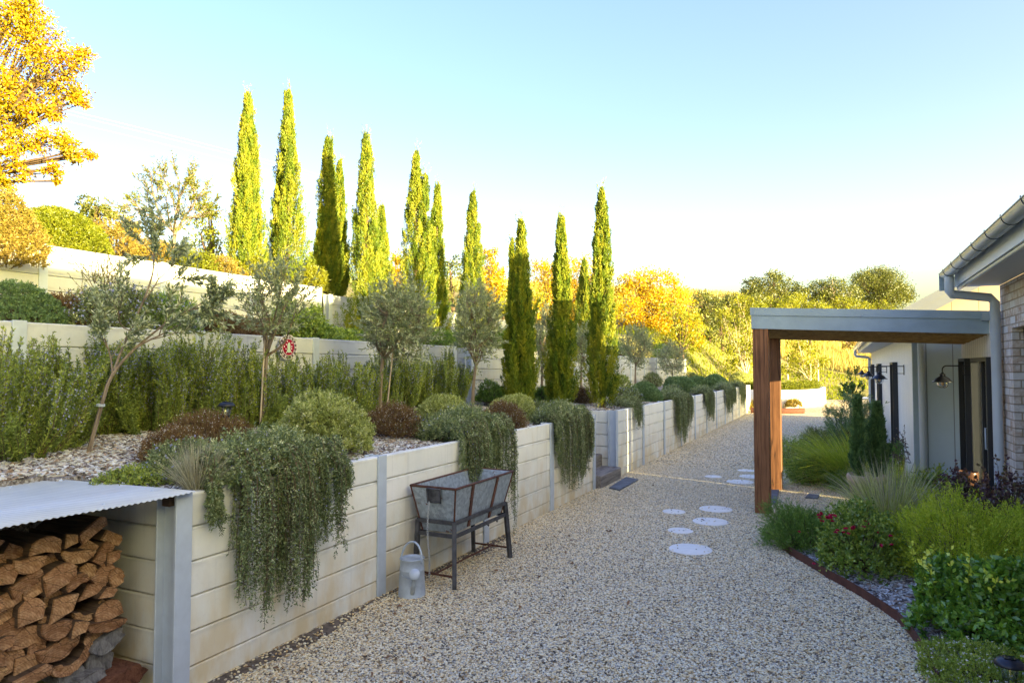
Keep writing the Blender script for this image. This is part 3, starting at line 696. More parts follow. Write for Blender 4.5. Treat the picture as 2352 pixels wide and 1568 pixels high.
slab([(1769,1160),(1782,1160),(1790,1128),(1771,1128)], .03, M['slate'], 'sleeper_slab', 'dark slab in the gravel beside the pergola posts', 'slab')
slab([(1850,1146),(1878,1148),(1884,1138),(1858,1136)], .03, M['slate'], 'sleeper_slab', 'small bluish slab in the gravel beside the pale grass clump', 'slab')
# ================================================================== PERGOLA
P0 = (-.89, 9.32, 0)
root = empty('pergola', P0, label='flat roofed entry pergola with blue grey fascia on two brown timber posts', cat='pergola')
FL, FR, BL, BR = (-.99, 9.20), (1.685, 9.58), (-.99, 11.36), (1.55, 11.42)
zl, zr = 2.355, 2.245; zbl, zbr = 2.300, 2.185      # underside heights left and right
def off(p): return (p[0]-P0[0], p[1]-P0[1], p[2])
def beam(b, p, q, zp, zq, lo, hi, th, inward):
    d = Vector((q[0]-p[0], q[1]-p[1], 0)).normalized(); nrm = Vector((-d.y, d.x, 0))*inward
    pl = [off((p[0], p[1], zp+lo)), off((q[0], q[1], zq+lo)), off((q[0], q[1], zq+hi)), off((p[0], p[1], zp+hi))]
    b.prism(pl, nrm*th)
b = MB(); beam(b, FL, FR, zl, zr, 0, .178, .045, 1); beam(b, BL, FL, zbl, zl, 0, .178, .045, 1); beam(b, BR, BL, zbr, zbl, 0, .178, .045, 1); b.build('fascia', M['fascia'], root)
b = MB(); e = .012
beam(b, (FL[0]-e, FL[1]-e), (FR[0], FR[1]-e), zl, zr, .172, .268, .05, 1); beam(b, (BL[0]-e, BL[1]+e), (FL[0]-e, FL[1]-e), zbl, zl, .172, .268, .05, 1); b.build('flashing', M['fascia'], root)
b = MB(); b.prism([off((FL[0]+.05, FL[1]+.05, zl+.20)), off((FR[0], FR[1]+.05, zr+.20)), off((BR[0], BR[1]-.05, zbr+.20)), off((BL[0]+.05, BL[1]-.05, zbl+.20))], (0, 0, .03)); b.build('roof_sheet', M['roof'], root)
b = MB(); rr = random.Random(2); nn = 150
for k in range(nn):   # reeds of the ceiling lining run from house to path
    u = (k+.5)/nn; y0 = FL[1]+.06+(BL[1]-FL[1]-.12)*u; y1 = FR[1]+.06+(BR[1]-FR[1]-.12)*u; dz = rr.uniform(-.006, .006)
    pts = [off((FL[0]+.06+(FR[0]-FL[0]-.06)*s, y0+(y1-y0)*s+rr.uniform(-.006, .006), (zl+(zbl-zl)*u)*(1-s)+(zr+(zbr-zr)*u)*s+.010+dz+rr.uniform(-.007, .007))) for s in np.linspace(0, 1, 9)]
    b.tube(pts, .008, 5, cap=False)
b.build('reed_ceiling', M['reed'], root)
b = MB(); b.prism([off((FL[0]+.06, FL[1]+.06, zl+.03)), off((FR[0], FR[1]+.06, zr+.03)), off((BR[0], BR[1]-.06, zbr+.03)), off((BL[0]+.06, BL[1]-.06, zbl+.03))], (0, 0, .008)); b.build('ceiling_board', M['reed'], root)
for k, (px, py) in enumerate(((-.89, 9.32), (-.885, 11.20))):
    b = MB(); b.box(px-.093-P0[0], px+.093-P0[0], py-.093-P0[1], py+.093-P0[1], -.05, zl+.02, .006); b.build('post', M['merbau'], root)
for s in (.2, .47, .78):
    p = off((FL[0]+(FR[0]-FL[0])*s, FL[1]+(FR[1]-FL[1])*s-.012, zl+(zr-zl)*s+.178)); b = MB(); b.lathe([(0, 0), (.006, 0), (.007, .006)], 8, p); b.build('bolt', M['trim'], root)

# ================================================================== BRICK HOUSE (near right)
HX = 1.70
root = empty('brick_house', (HX, 9.5, 0), label='whitewashed brick house at the right edge with zinc gutter', cat='house')
def ob(b, name, mat, parent=None): return b.build(name, mat, parent or root, off=(HX, 9.5, 0))
b = MB(); T = .23
b.box(HX, HX+T, 8.95, 9.5, -.05, 2.80)                       # pier at the corner
b.box(HX, HX+T, 6.2, 8.95, 2.28, 2.80); b.box(HX, HX+T, 6.2, 8.95, -.05, .55); b.box(HX, HX+T, -12, 6.2, -.05, 2.80)
b.box(HX+T, 3.55, 9.27, 9.5, -.05, 2.80); b.box(3.32, 3.55, 6.60, 9.27, -.05, 2.80); b.box(3.55, 11.0, 6.37, 6.60, -.05, 2.80)
b.box(10.77, 11.0, -12, 6.37, -.05, 2.80); b.box(HX+T, 10.77, -12, -11.77, -.05, 2.80)
ob(b, 'wall', M['brick'])
b = MB(); b.box(HX+.10, HX+.16, 8.88, 8.949, .55, 2.279); b.box(HX+.10, HX+.16, 6.201, 6.27, .55, 2.279); b.box(HX+.10, HX+.16, 6.27, 8.88, 2.21, 2.279); b.box(HX+.10, HX+.16, 6.27, 8.88, .55, .62); b.box(HX+.10, HX+.16, 7.55, 7.61, .62, 2.21)
w = ob(b, 'window', M['black'])
b = MB(); b.box(HX+.125, HX+.135, 6.27, 7.55, .62, 2.21); b.box(HX+.125, HX+.135, 7.61, 8.88, .62, 2.21); ob(b, 'pane', M['darkglass'], w)
w.children[0].matrix_parent_inverse = Matrix.Identity(4)
# roof: two slopes, sheet with ribs is too fine to show, thickness 0.06
e0, zr0, pit = 1.20, 2.97, .372; RX = 6.35; zR = zr0+(RX-e0)*pit
b = MB(); zq = zr0+(3.55-e0)*pit
b.prism([(e0, -12.3, zr0), (RX, -12.3, zR), (RX, 6.65, zR), (3.55, 6.65, zq), (3.55, 9.52, zq), (e0, 9.52, zr0)], (0, 0, .05))
b.prism([(RX, -12.3, zR), (11.5, -12.3, zr0), (11.5, 6.65, zr0), (RX, 6.65, zR)], (0, 0, .05)); ob(b, 'roof', M['roof'])
b = MB()
b = MB(); b.add([(HX+T, 9.49, 2.79), (3.54, 9.49, 2.79), (3.54, 9.49, zq), (HX+T, 9.49, zr0+(HX+T-e0)*pit)], [(0, 1, 2, 3)])
b.add([(3.54, 9.49, 2.79), (3.54, 6.60, 2.79), (3.54, 6.60, zq), (3.54, 9.49, zq)], [(0, 1, 2, 3)])
b.add([(3.54, 6.59, 2.79), (11.0, 6.59, 2.79), (11.0, 6.59, zr0+.15), (RX, 6.59, zR-.01), (3.54, 6.59, zq)], [(0, 1, 2, 3, 4)])
ob(b, 'gable', M['board'])
b = MB(); b.add([(HX, -12, 2.79), (11.0, -12, 2.79), (11.0, -12, zr0+.15), (RX, -12, zR-.01), (HX, -12, zr0+.15)], [(0, 1, 2, 3, 4)]); ob(b, 'gable', M['board'])
b = MB(); b.box(1.262, 1.285, -12.2, 9.5, 2.80, 2.965); ob(b, 'fascia', M['trim'])
b = MB(); b.box(1.285, HX-.002, -12.2, 9.5, 2.802, 2.812); ob(b, 'soffit', M['soffit'])
b = MB(); b.tube([(1.30, -12.1, 2.785), (1.30, 9.49, 2.785)], .022, 8); ob(b, 'quad_mould', M['gutter'])
gt = MB(); pr = [(math.cos(a)*.066, math.sin(a)*.066) for a in np.linspace(PI, 2*PI, 15)]; cx, cz = 1.178, 2.972
v = [(cx+x, y, cz+z) for y in (-12.2, 9.53) for x, z in pr]+[(cx+x*.96, y, cz+z*.96) for y in (-12.2, 9.53) for x, z in pr]
f = [(k, k+1, 15+k+1, 15+k) for k in range(14)]+[(30+k, 45+k, 45+k+1, 30+k+1) for k in range(14)]
gt.add(v, f, True); gt.add([(cx+x, 9.53, cz+z) for x, z in pr], [tuple(range(15))]); gt.tube([(cx-.067, -12.2, cz), (cx-.067, 9.54, cz)], .007, 6)
gut = ob(gt, 'gutter', M['gutter'])
yy = 9.2
while yy > -1:
    b = MB(); b.tube([(cx+math.cos(a)*.0685, yy, cz+math.sin(a)*.0685) for a in np.linspace(PI, 2*PI, 10)], .0035, 5); b.tube([(cx-.071, yy, cz-.006), (cx-.071, yy, cz+.016)], .004, 5)
    o = ob(b, 'bracket', M['lampmetal'], gut); o.matrix_parent_inverse = Matrix.Identity(4); yy -= .62
b = MB(); b.box(1.11, 1.262, 9.535, 9.55, 2.77, 2.965)
for k in range(4): b.box(1.11, 1.262, 9.528, 9.537, 2.80+k*.045, 2.806+k*.045)
ob(b, 'end_flap', M['fascia'])
b = MB(); b.tube([(1.178, 9.25, 2.90), (1.178, 9.25, 2.735), (1.20, 9.26, 2.70), (1.58, 9.37, 2.655), (1.628, 9.385, 2.60), (1.628, 9.385, 1.5), (1.628, 9.385, 0)], .05, 16); b.tube([(1.628, 9.385, 2.28), (1.628, 9.385, 2.27)], .053, 16)
ob(b, 'downpipe', M['trim'])

# ================================================================== WEATHERBOARD WING with entry link
def boards(name, col, pitch):
    t = NT(name); c = t.n('ShaderNodeSeparateXYZ'); t.l(t.coord('Object'), c.inputs[0])
    u = t.math('ADD', c.outputs[0], c.outputs[1]); fr = t.math('FRACT', t.math('DIVIDE', u, pitch))
    edge = t.math('LESS_THAN', t.math('ABSOLUTE', t.math('SUBTRACT', fr, .5)), .018*(.33/pitch))
    nz = t.noise(3, 4, .6, t.coord('Object'))
    base = t.ramp(nz, [(.3, tuple(x*.96 for x in col)), (.7, tuple(min(1, x*1.03) for x in col))])
    t.bsdf(t.mix(edge, base, tuple(x*.45 for x in col)), .55, bump=t.math('SUBTRACT', 1, edge), bstr=.6, bdist=.006, spec=.4); return t.m
M['vboard'] = boards('cream_vertical_board', (.92, .88, .79), .15); M['panel'] = boards('cream_panel', (.44, .35, .24), .33); M['bluepanel'] = boards('blue_grey_panel', (.62, .72, .76), .33)
WX, WN, WF = 1.0, 11.6, 25.4
root = empty('weatherboard_house', (WX, WN, 0), label='pale weatherboard wing with dark tall windows beyond the pergola', cat='house')
def ow(b, name, mat, parent=None):
    o = b.build(name, mat, parent or root, off=(WX, WN, 0) if True else None)
    return o
RK = .578; EX = .55; EZ = 2.44; WR = 4.8; zW = EZ+(WR-EX)*RK
b = MB(); b.box(WX, WX+.12, WN+.001, WF, -.05, 2.40); ow(b, 'wall', M['vboard'])
b = MB(); b.box(WX+.001, 1.60, WN, WN+.1, -.05, 2.40); ow(b, 'end_wall', M['bluepanel'])
b = MB(); zt = lambda x: EZ+(x-EX)*RK-.05
b.prism([(WX, WN+.002, 2.40), (8.6, WN+.002, 2.40), (8.6, WN+.002, EZ+.02), (WR, WN+.002, zW-.05), (WX, WN+.002, zt(WX))], (0, .1, 0)); b.box(1.60, 8.6, WN+.002, WN+.1, -.05, 2.40)
ow(b, 'gable', M['panel']); b = MB()
b.prism([(WX, WF-.1, -.05), (8.6, WF-.1, -.05), (8.6, WF-.1, EZ+.02), (WR, WF-.1, zW-.05), (WX, WF-.1, zt(WX))], (0, .09, 0)); b.box(8.5, 8.6, WN+.1, WF-.1, -.05, 2.5)
ow(b, 'rear_wall', M['panel'])
b = MB(); b.prism([(EX, WN-.12, EZ), (WR, WN-.12, zW), (WR, WF+.1, zW), (EX, WF+.1, EZ)], (0, 0, .05)); b.prism([(WR, WN-.12, zW), (2*WR-EX, WN-.12, EZ), (2*WR-EX, WF+.1, EZ), (WR, WF+.1, zW)], (0, 0, .05)); ow(b, 'roof', M['roof'])
b = MB(); b.prism([(EX-.02, WN-.15, EZ-.19), (WR, WN-.15, zW-.19), (WR, WN-.15, zW+.065), (EX-.02, WN-.15, EZ+.065)], (0, .028, 0)); b.prism([(EX-.02, WN-.165, EZ-.04), (WR, WN-.165, zW-.04), (WR, WN-.165, zW+.075), (EX-.02, WN-.165, EZ+.075)], (0, .014, 0)); ow(b, 'bargeboard', M['barge'])
b = MB(); b.box(.60, .62, WN-.1, WF+.05, 2.34, 2.52); ow(b, 'fascia', M['trim'])
b = MB(); b.box(.62, WX, WN-.1, WF+.05, 2.345, 2.355); ow(b, 'soffit', M['soffit'])
gt = MB(); cx, cz = .53, 2.49
v = [(cx+x, y, cz+z) for y in (WN-.12, WF+.12) for x, z in pr]; gt.add(v, [(k, k+1, 15+k+1, 15+k) for k in range(14)], True); gt.add([(cx+x, WF+.12, cz+z) for x, z in pr], [tuple(range(15))]); gt.tube([(cx-.067, WN-.12, cz), (cx-.067, WF+.12, cz)], .008, 6)
ow(gt, 'gutter', M['gutter'])
b = MB(); b.tube([(.53, WF-.15, 2.42), (.53, WF-.15, 2.28), (.57, WF-.15, 2.24), (.90, WF-.15, 2.20), (.94, WF-.15, 2.15), (.94, WF-.15, 0)], .045, 12); ow(b, 'downpipe', M['trim'])
b = MB(); b.tube([(1.10, WN-.06, 2.36), (1.10, WN-.06, 0)], .05, 14); ow(b, 'downpipe', M['trim'])
b = MB(); b.box(WX-.012, WX+.06, WN-.012, WN-.001, -.04, 2.39); b.box(WX-.012, WX-.001, WN-.001, WN+.06, -.04, 2.39); ow(b, 'corner_trim', M['fascia'])
def winframe(x, y, w, z0, z1, pr_, parent):
    b = MB(); t = .04
    b.box(x-pr_, x-.001, y, y+t, z0, z1); b.box(x-pr_, x-.001, y+w-t, y+w, z0, z1); b.box(x-pr_, x-.001, y+t, y+w-t, z1-t, z1); b.box(x-pr_, x-.001, y+t, y+w-t, z0, z0+t)
    o = ow(b, 'window', M['black'], parent)
    b = MB(); b.box(x-.03, x-.022, y+t, y+w-t, z0+t, z1-t); g = ow(b, 'pane', M['darkglass'], o); g.matrix_parent_inverse = Matrix.Identity(4)
for yy in (14.5, 19.6, 23.4): winframe(WX, yy, .75, .15, 1.96, .085, root)
# entry link: recessed wall with window and door
LX = 1.60
b = MB(); b.box(LX, LX+.1, 10.56, 10.79, -.05, 2.40); b.box(LX, LX+.1, 10.79, 11.33, 1.98, 2.40); b.box(LX, LX+.1, 11.33, 11.599, -.05, 2.40); b.box(LX, LX+.1, 9.501, 10.56, 1.98, 2.40); b.box(LX, LX+.1, 10.79, 11.33, -.05, .14)
ow(b, 'entry_wall', M['vboard'])
b = MB(); b.box(4.0, 4.1, 10.5, 11.59, -.05, 2.40); ow(b, 'rear_entry_wall', M['vboard'])
b = MB(); b.box(1.52, 4.15, 9.505, 11.58, 2.402, 2.50); ow(b, 'entry_roof', M['roof'])
winframe(LX, 10.79, .54, .14, 1.98, .08, root)
b = MB()
b.box(LX-.05, LX+.09, 10.515, 10.559, 0, 1.979); b.box(LX-.05, LX+.09, 9.51, 9.55, 0, 1.979); b.box(LX-.05, LX+.09, 9.55, 10.515, 1.93, 1.979); b.box(LX, LX+.06, 10.12, 10.19, 0, 1.93); b.box(LX, LX+.06, 9.55, 10.12, 0, .12); b.box(LX, LX+.06, 9.55, 9.62, .12, 1.93)
dr = ow(b, 'door', M['black'])
b = MB(); b.box(LX+.02, LX+.028, 9.62, 10.12, .12, 1.93); g = ow(b, 'pane', M['darkglass'], dr); g.matrix_parent_inverse = Matrix.Identity(4)
b = MB(); b.box(LX+.02, LX+.026, 10.19, 10.515, 0, 1.93); g = ow(b, 'sidelight', M['glass'], dr); g.matrix_parent_inverse = Matrix.Identity(4)
b = MB(); b.tube([(LX-.02, 9.66, .9), (LX-.05, 9.66, .9), (LX-.05, 9.66, 1.15), (LX-.02, 9.66, 1.15)], .009, 8); g = ow(b, 'handle', M['trim'], dr); g.matrix_parent_inverse = Matrix.Identity(4)

# wall lamps
def wall_lamp(wx, wy, L, label):
    root = empty('wall_lamp', (wx, wy, 1.85), label=label, cat='lamp', group='dark gooseneck wall lamps on the house')
    b = MB(); b.box(-.014, -.001, -.022, .022, -.115, .055, .003); b.build('backplate', M['lampmetal'], root)
    b = MB(); r = .05
    pts = [(-.014, 0, .03), (-L+r, 0, .03)]+[(-L+r-r*math.sin(a), 0, .03-r+r*math.cos(a)) for a in np.linspace(.2, PI/2, 6)]+[(-L, 0, -.07)]
    b.tube(pts, .008, 8); b.tube([(-.014, 0, -.09), (-.08, 0, -.09)]+[(-.10-.02*math.sin(a), 0, -.07-.02*math.cos(a)) for a in np.linspace(0, PI/2, 4)]+[(-.12, 0, .03)], .006, 6)
    b.build('arm', M['lampmetal'], root)
    b = MB(); b.lathe([(.0, .0), (.016, 0), (.018, -.012), (.032, -.016), (.034, -.034), (.026, -.038), (.042, -.052), (.082, -.078), (.098, -.105), (.128, -.122), (.126, -.126), (.094, -.110), (.078, -.085), (.0, -.05)], 32, (-L, 0, -.06)); b.build('shade', M['lampmetal'], root)
    b = MB(); b.lathe([(.058, 0), (.066, -.02), (.068, -.045), (.058, -.075), (.036, -.096), (.0, -.104)], 24, (-L, 0, -.165)); g = b.build('globe', M['bulbglass'], root)
    b = MB(); b.lathe([(.0, .02), (.012, .02), (.02, -.01), (.012, -.04), (0, -.046)], 12, (-L, 0, -.185)); b.build('bulb', M['filament'], g)
    return root
wall_lamp(1.6, 10.64, .35, 'dark gooseneck wall lamp beside the entry door under the pergola')
wall_lamp(1.0, 13.1, .37, 'gooseneck wall lamp nearest the pergola on the cream weatherboard wall')
wall_lamp(1.0, 17.6, .37, 'middle of the three gooseneck lamps on the cream weatherboard wall')
wall_lamp(1.0, 22.3, .37, 'farthest gooseneck lamp on the cream weatherboard wall')

# ================================================================== SMALL GARDEN THINGS
def solar(x, y, z, s, label):
    root = empty('solar_light', (x, y, z), label=label, cat='garden light', group='black capped solar stake lights')
    b = MB(); b.lathe([(0, .0), (.008*s, 0), (.009*s, .12*s), (.02*s, .125*s), (.03*s, .14*s), (.032*s, .15*s)], 12); b.build('stake', M['lampmetal'], root)
    b = MB(); b.lathe([(.030*s, .15*s), (.034*s, .16*s), (.043*s, .235*s)], 20); 
    for k in range(10):
        a = 2*PI*k/10; b.tube([(.0335*s*math.cos(a), .0335*s*math.sin(a), .155*s), (.0445*s*math.cos(a), .0445*s*math.sin(a), .235*s)], .0022*s, 4)
    b.build('lantern', M['bulbglass'], root)
    b = MB(); b.lathe([(.044*s, .232*s), (.074*s, .236*s), (.076*s, .243*s), (.060*s, .262*s), (.043*s, .272*s), (.0, .276*s)], 32); cp = b.build('cap', M['lampmetal'], root)
    b = MB(); b.box(-.028*s, .028*s, -.028*s, .028*s, .2745*s, .279*s, .001); b.build('solar_panel', M['darkglass'], cp)
x, y, _ = gd(2318, 1505, 3.72); solar(x, y, 0.0, 1.0, 'black solar light among white flowers at the lower right corner')
x, y, z = gx(519, 990, -4.95); solar(x, y, bz1(x)+.09, 1.0, 'black solar light standing before the rosemary row on the raised bed')
# rusty steel edging
epts = [(gz(*p)[0], gz(*p)[1]) for p in [(1795,1262),(1830,1285),(1865,1306),(1900,1330),(1940,1351),(1980,1375),(2022,1403),(2060,1430),(2090,1462),(2115,1500),(2135,1535),(2155,1580)]]
b = MB(); n = len(epts); v = []
for x, y in epts: v += [(x, y, -.02), (x, y, .085), (x+.008, y+.004, .085), (x+.008, y+.004, -.02)]
b.add(v, [(i*4+k, (i+1)*4+k, (i+1)*4+(k+1) % 4, i*4+(k+1) % 4) for i in range(n-1) for k in range(4)])
tag(b.build('steel_edging', M['corten']), 'rusty steel edging strip curving between gravel and the right garden bed', 'edging')
# pots
def pot(name, x, y, r, h, mat, label):
    root = empty(name, (x, y, 0), label=label, cat='pot')
    b = MB(); b.lathe([(0, 0), (r*.62, 0), (r*.66, .01), (r*.90, h*.80), (r*1.0, h*.82), (r*1.02, h*.97), (r*.99, h), (r*.88, h), (r*.84, h*.86)], 36); b.build('body', mat, root)
    b = MB(); b.lathe([(r*.845, h*.88), (0, h*.885)], 24); b.build('soil', M['soil'], root); return root
px, py, _ = gd(1990, 1090, 8.3); pot('plant_pot', px, py, .215, .56, M['terracotta'], 'pale terracotta pot holding the small conifers among the grasses'); POT1 = (px, py)
px, py, _ = gd(2223, 1082, 8.75); pot('plant_pot', px, py, .115, .53, M['glazed'], 'brown glazed pot below the entry door behind the shrubs')
# plate on the middle wall
PL = gx(660, 797, -5.96)
root = empty('wall_plate', PL, label='red and white patterned plate hanging on the middle concrete wall', cat='plate')
def disc(b, y, z, ry, rz, x, n=40, wav=0.0):
    v = [(x, y, z)]+[(x, y+ry*(1+wav*math.sin(12*a))*math.cos(a), z+rz*(1+wav*math.sin(12*a))*math.sin(a)) for a in np.linspace(0, 2*PI, n+1)[:-1]]
    b.add(v, [(0, k+1, (k+1) % n+1) for k in range(n)])
M['plred'] = plain('plate_red', (.36, .012, .045), .25); M['plwhite'] = plain('plate_white', (.85, .80, .80), .3); M['pldark'] = plain('plate_dark', (.06, .02, .03), .3); M['plgreen'] = plain('plate_green', (.55, .68, .55), .3)
b = MB(); disc(b, 0, 0, .150, .150, .012, 96, .02); disc(b, 0, 0, .148, .148, -.002, 96, .02)
b.build('rim_edge', M['plwhite'], root)
b = MB(); disc(b, 0, 0, .140, .140, .015, 72); b.build('border', M['pldark'], root)
b = MB(); disc(b, 0, 0, .102, .102, .018, 60); b.build('ring', M['plwhite'], root)
b = MB(); disc(b, 0, 0, .096, .096, .020, 60); b.build('centre', M['plred'], root)
b = MB()
for k in range(16): a = 2*PI*k/16; disc(b, .121*math.cos(a), .121*math.sin(a), .014, .014, .018, 14)
rr = random.Random(8)
for k in range(11): a = 2*PI*k/11+.2; r = .05+.024*(k % 2); disc(b, r*math.cos(a), r*math.sin(a), .0085, .0085, .023, 12)
b.build('plate_pattern', M['plwhite'], root)
b = MB()
for k in range(16): a = 2*PI*k/16; disc(b, .121*math.cos(a), .121*math.sin(a), .006, .006, .021, 10)
b.build('plate_pattern', M['pldark'], root)
b = MB(); disc(b, 0, .005, .026, .05, .025, 24); disc(b, .0, -.045, .034, .022, .026, 20); b.build('plate_pattern', M['plgreen'], root)

# ================================================================== FAR YARD
def ribbon(pts, th, z0, z1):
    b = MB(); P = [Vector((x, y, 0)) for x, y in pts]; n = len(P); v = []
    for i, p in enumerate(P):
        t = (P[min(i+1, n-1)]-P[max(i-1, 0)]).normalized(); s = Vector((-t.y, t.x, 0))*th/2
        v += [p-s+Vector((0, 0, z0)), p-s+Vector((0, 0, z1)), p+s+Vector((0, 0, z1)), p+s+Vector((0, 0, z0))]
    b.add(v, [(i*4+k, (i+1)*4+k, (i+1)*4+(k+1) % 4, i*4+(k+1) % 4) for i in range(n-1) for k in range(4)], True)
    b.add([v[i] for i in range(4)], [(0, 1, 2, 3)]); b.add([v[-4+i] for i in range(4)], [(3, 2, 1, 0)]); return b
arc = [(-4.4, 34.6), (-3.6, 34.0), (-2.8, 33.9), (-2.0, 34.3), (-1.45, 35.1), (-1.05, 36.2), (-.8, 37.6), (-.7, 39.4), (-.8, 41.5)]
tag(ribbon(arc, .22, -.05, .83).build('planter_wall', M['white']), 'curved white planter wall glowing in the sun seen past the pergola posts', 'wall')
b = MB(); b.add([(x-.05, y+.08, .70) for x, y in arc]+[(-4.5, 41.5, .70)], [tuple(range(len(arc)+1))]); tag(b.build('planter_bed', M['soil']), kind='structure')
tag(ribbon([(-3.25, 29.6), (-2.5, 29.45), (-1.75, 29.7), (-1.25, 30.2)], .03, -.02, .24).build('planter_edge', M['corten']), 'low rusty steel planter edge in the sunlit gravel', 'edging')
# road beyond
b = MB(); b.add([(1.2, 46, .02), (9, 43, .02), (9, 50, .06), (.8, 50.5, .06)], [(0, 1, 2, 3)]); tag(b.build('driveway', M['trim']), kind='structure')
# fence posts / tree guards on the bank
M['pale'] = plain('pale_post', (.7, .66, .58), .7)
for k, (px, py, d, h, lb) in enumerate(((1810, 888, 46, 1.5, 'pale stake standing in the lit dry grass right of the pergola post'), (1880, 900, 46, 1.55, 'white stake at the edge of the sunlit lawn near the driveway'), (1855, 850, 60, 1.6, 'thin pale stake in the white dry grass'))):
    x, y, z = gd(px, py, d); z = float(ground_z(np.array(x), np.array(y))); b = MB(); b.tube([(0, 0, -.1), (0, 0, h)], [.05, .045], 6)
    o = b.build('fence_post', M['pale']); o.location = (x, y, z); tag(o, lb, 'stake', 'stakes on the grassy bank')
# power lines
for k, (dy, lb) in enumerate(((0, 'upper overhead power line across the sky'), (9, 'middle overhead power line close under the upper one'), (26, 'lowest overhead power line across the sky'))):
    pts = []
    for u in np.linspace(-.25, 1.15, 24):
        px = 150+(1380-150)*u; py = 252+dy*(1-.35*u)+(600-252)*u-46*math.sin(PI*max(0, min(1, u)))*.35; pts.append(gd(px, py, 70+60*u))
    b = MB(); b.tube(pts, [.012+.010*i/23 for i in range(24)], 5); tag(b.build('power_line', M['pale']), lb, 'power line', 'overhead power lines')
# ================================================================== PLANT MATERIALS
M['cyp'] = leafmat('cypress_foliage', evst((.022, .045, .012), (.085, .132, .024), (.165, .19, .032), (.24, .23, .038)), .25, .03, vscale=5, var=.2, boost=1.52, blue=.5)
M['ros'] = leafmat('rosemary_needles', evst((.035, .05, .016), (.075, .10, .028), (.13, .155, .04), (.20, .21, .07)), .3, .05, vscale=3.5, var=.28, boost=2.9, blue=.7)
M['trail'] = leafmat('trailing_rosemary_needles', evst((.06, .045, .03), (.045, .062, .03), (.085, .112, .052), (.14, .165, .09), (.38, .39, .28)), .22, .06, vscale=4, var=.22, boost=2.15, blue=.75)
M['west'] = leafmat('pale_green_leaves', evst((.05, .07, .022), (.13, .15, .05), (.22, .235, .10), (.40, .41, .26)), .3, .04, vscale=3, var=.15, boost=2.5, blue=.75)
M['west2'] = leafmat('blue_green_leaves', evst((.05, .085, .045), (.10, .155, .085), (.17, .23, .14)), .28, .04, vscale=4, var=.15, boost=1.9, blue=.7)
M['brownm'] = leafmat('dried_flower_stems', evst((.06, .032, .02), (.12, .07, .045), (.17, .11, .07), (.10, .11, .04)), .15, .02, vscale=5, var=.15)
M['olive'] = leafmat('olive_leaves', evst((.07, .095, .05), (.13, .16, .085), (.23, .26, .17), (.44, .46, .37)), .25, .09, .35, vscale=2.5, var=.12, boost=1.6, blue=.85)
M['tuft'] = leafmat('straw_blades', evst((.20, .21, .13), (.42, .38, .24), (.58, .53, .37)), .3, .05, vscale=6, var=.1, boost=1.1, blue=1)
M['grassA'] = leafmat('green_gold_blades', evst((.07, .11, .015), (.15, .19, .03), (.24, .25, .06)), .35, .05, vscale=5, var=.15, boost=3.2, blue=.7)
M['grassB'] = leafmat('pale_grass_blades', evst((.09, .115, .035), (.18, .20, .06), (.33, .31, .15), (.48, .43, .26)), .3, .05, vscale=4, var=.15, boost=3.0, blue=.7)
M['jun'] = leafmat('dark_green_foliage', evst((.025, .05, .014), (.055, .095, .022), (.10, .14, .035)), .25, .05, vscale=5, var=.2, boost=3.1, blue=.7)
M['rosel'] = leafmat('rose_leaves', evst((.03, .055, .012), (.06, .095, .018), (.11, .14, .03), (.16, .19, .045)), .3, .08, vscale=5, var=.15, boost=3.2, blue=.7)
M['coleo'] = leafmat('golden_fine_foliage', evst((.09, .13, .010), (.18, .23, .018), (.30, .33, .035), (.38, .40, .07)), .4, .03, vscale=4, var=.22, boost=2.4, blue=.9)
M['glossy'] = leafmat('glossy_green_leaves', evst((.02, .05, .010), (.04, .085, .014), (.075, .13, .02), (.14, .22, .03), (.26, .34, .04)), .25, .09, .28, vscale=3, var=.08, boost=3.0, blue=.7)
M['purple'] = leafmat('purple_leaves', evst((.025, .012, .022), (.05, .022, .035), (.07, .045, .04), (.06, .07, .03)), .2, .1, .3, vscale=4, var=.12, boost=2.8, blue=.7)
M['ground'] = leafmat('lime_groundcover', evst((.12, .17, .02), (.23, .29, .05), (.34, .40, .10)), .35, .04, vscale=5, var=.15, boost=1.6, blue=.9)
M['conif'] = leafmat('dark_conifer', evst((.022, .045, .022), (.05, .085, .04), (.09, .13, .055)), .2, .03, vscale=6, var=.15, boost=3.0, blue=.7)
M['yellow'] = leafmat('yellow_autumn_leaves', evst((.34, .27, .010), (.52, .38, .012), (.62, .42, .014), (.54, .29, .010)), .45, .04, vscale=.6, var=.3, boost=1.0, blue=.6)
M['orange'] = leafmat('orange_autumn_leaves', evst((.14, .16, .012), (.44, .33, .012), (.55, .35, .012), (.46, .19, .008)), .35, .03, vscale=1.6, var=.35, boost=.9, blue=.6)
M['lime'] = leafmat('young_green_leaves', evst((.14, .17, .012), (.25, .27, .018), (.38, .36, .025)), .45, .05, vscale=.7, var=.25, boost=1.0, blue=.6)
M['gum'] = leafmat('gum_leaves', evst((.05, .07, .016), (.11, .13, .025), (.18, .18, .04)), .35, .07, vscale=.6, var=.25, boost=1.1, blue=.6)
M['hedgeg'] = leafmat('clipped_hedge_leaves', evst((.09, .13, .010), (.17, .20, .016), (.26, .27, .03)), .35, .04, vscale=3, var=.15, boost=1.0, blue=.6)
M['pinkish'] = leafmat('pinkish_shrub_leaves', evst((.16, .15, .025), (.30, .23, .07), (.42, .30, .16)), .4, .03, vscale=2, var=.25, boost=1.0, blue=.6)
M['lilac'] = leafmat('lilac_petals', evst((.34, .36, .66), (.48, .50, .80)), .3, .0, var=.05, boost=1.1, blue=1)
M['whitef'] = leafmat('white_petals', evst((.70, .68, .62), (.85, .83, .78)), .3, .0, var=.05, boost=1.1, blue=1)
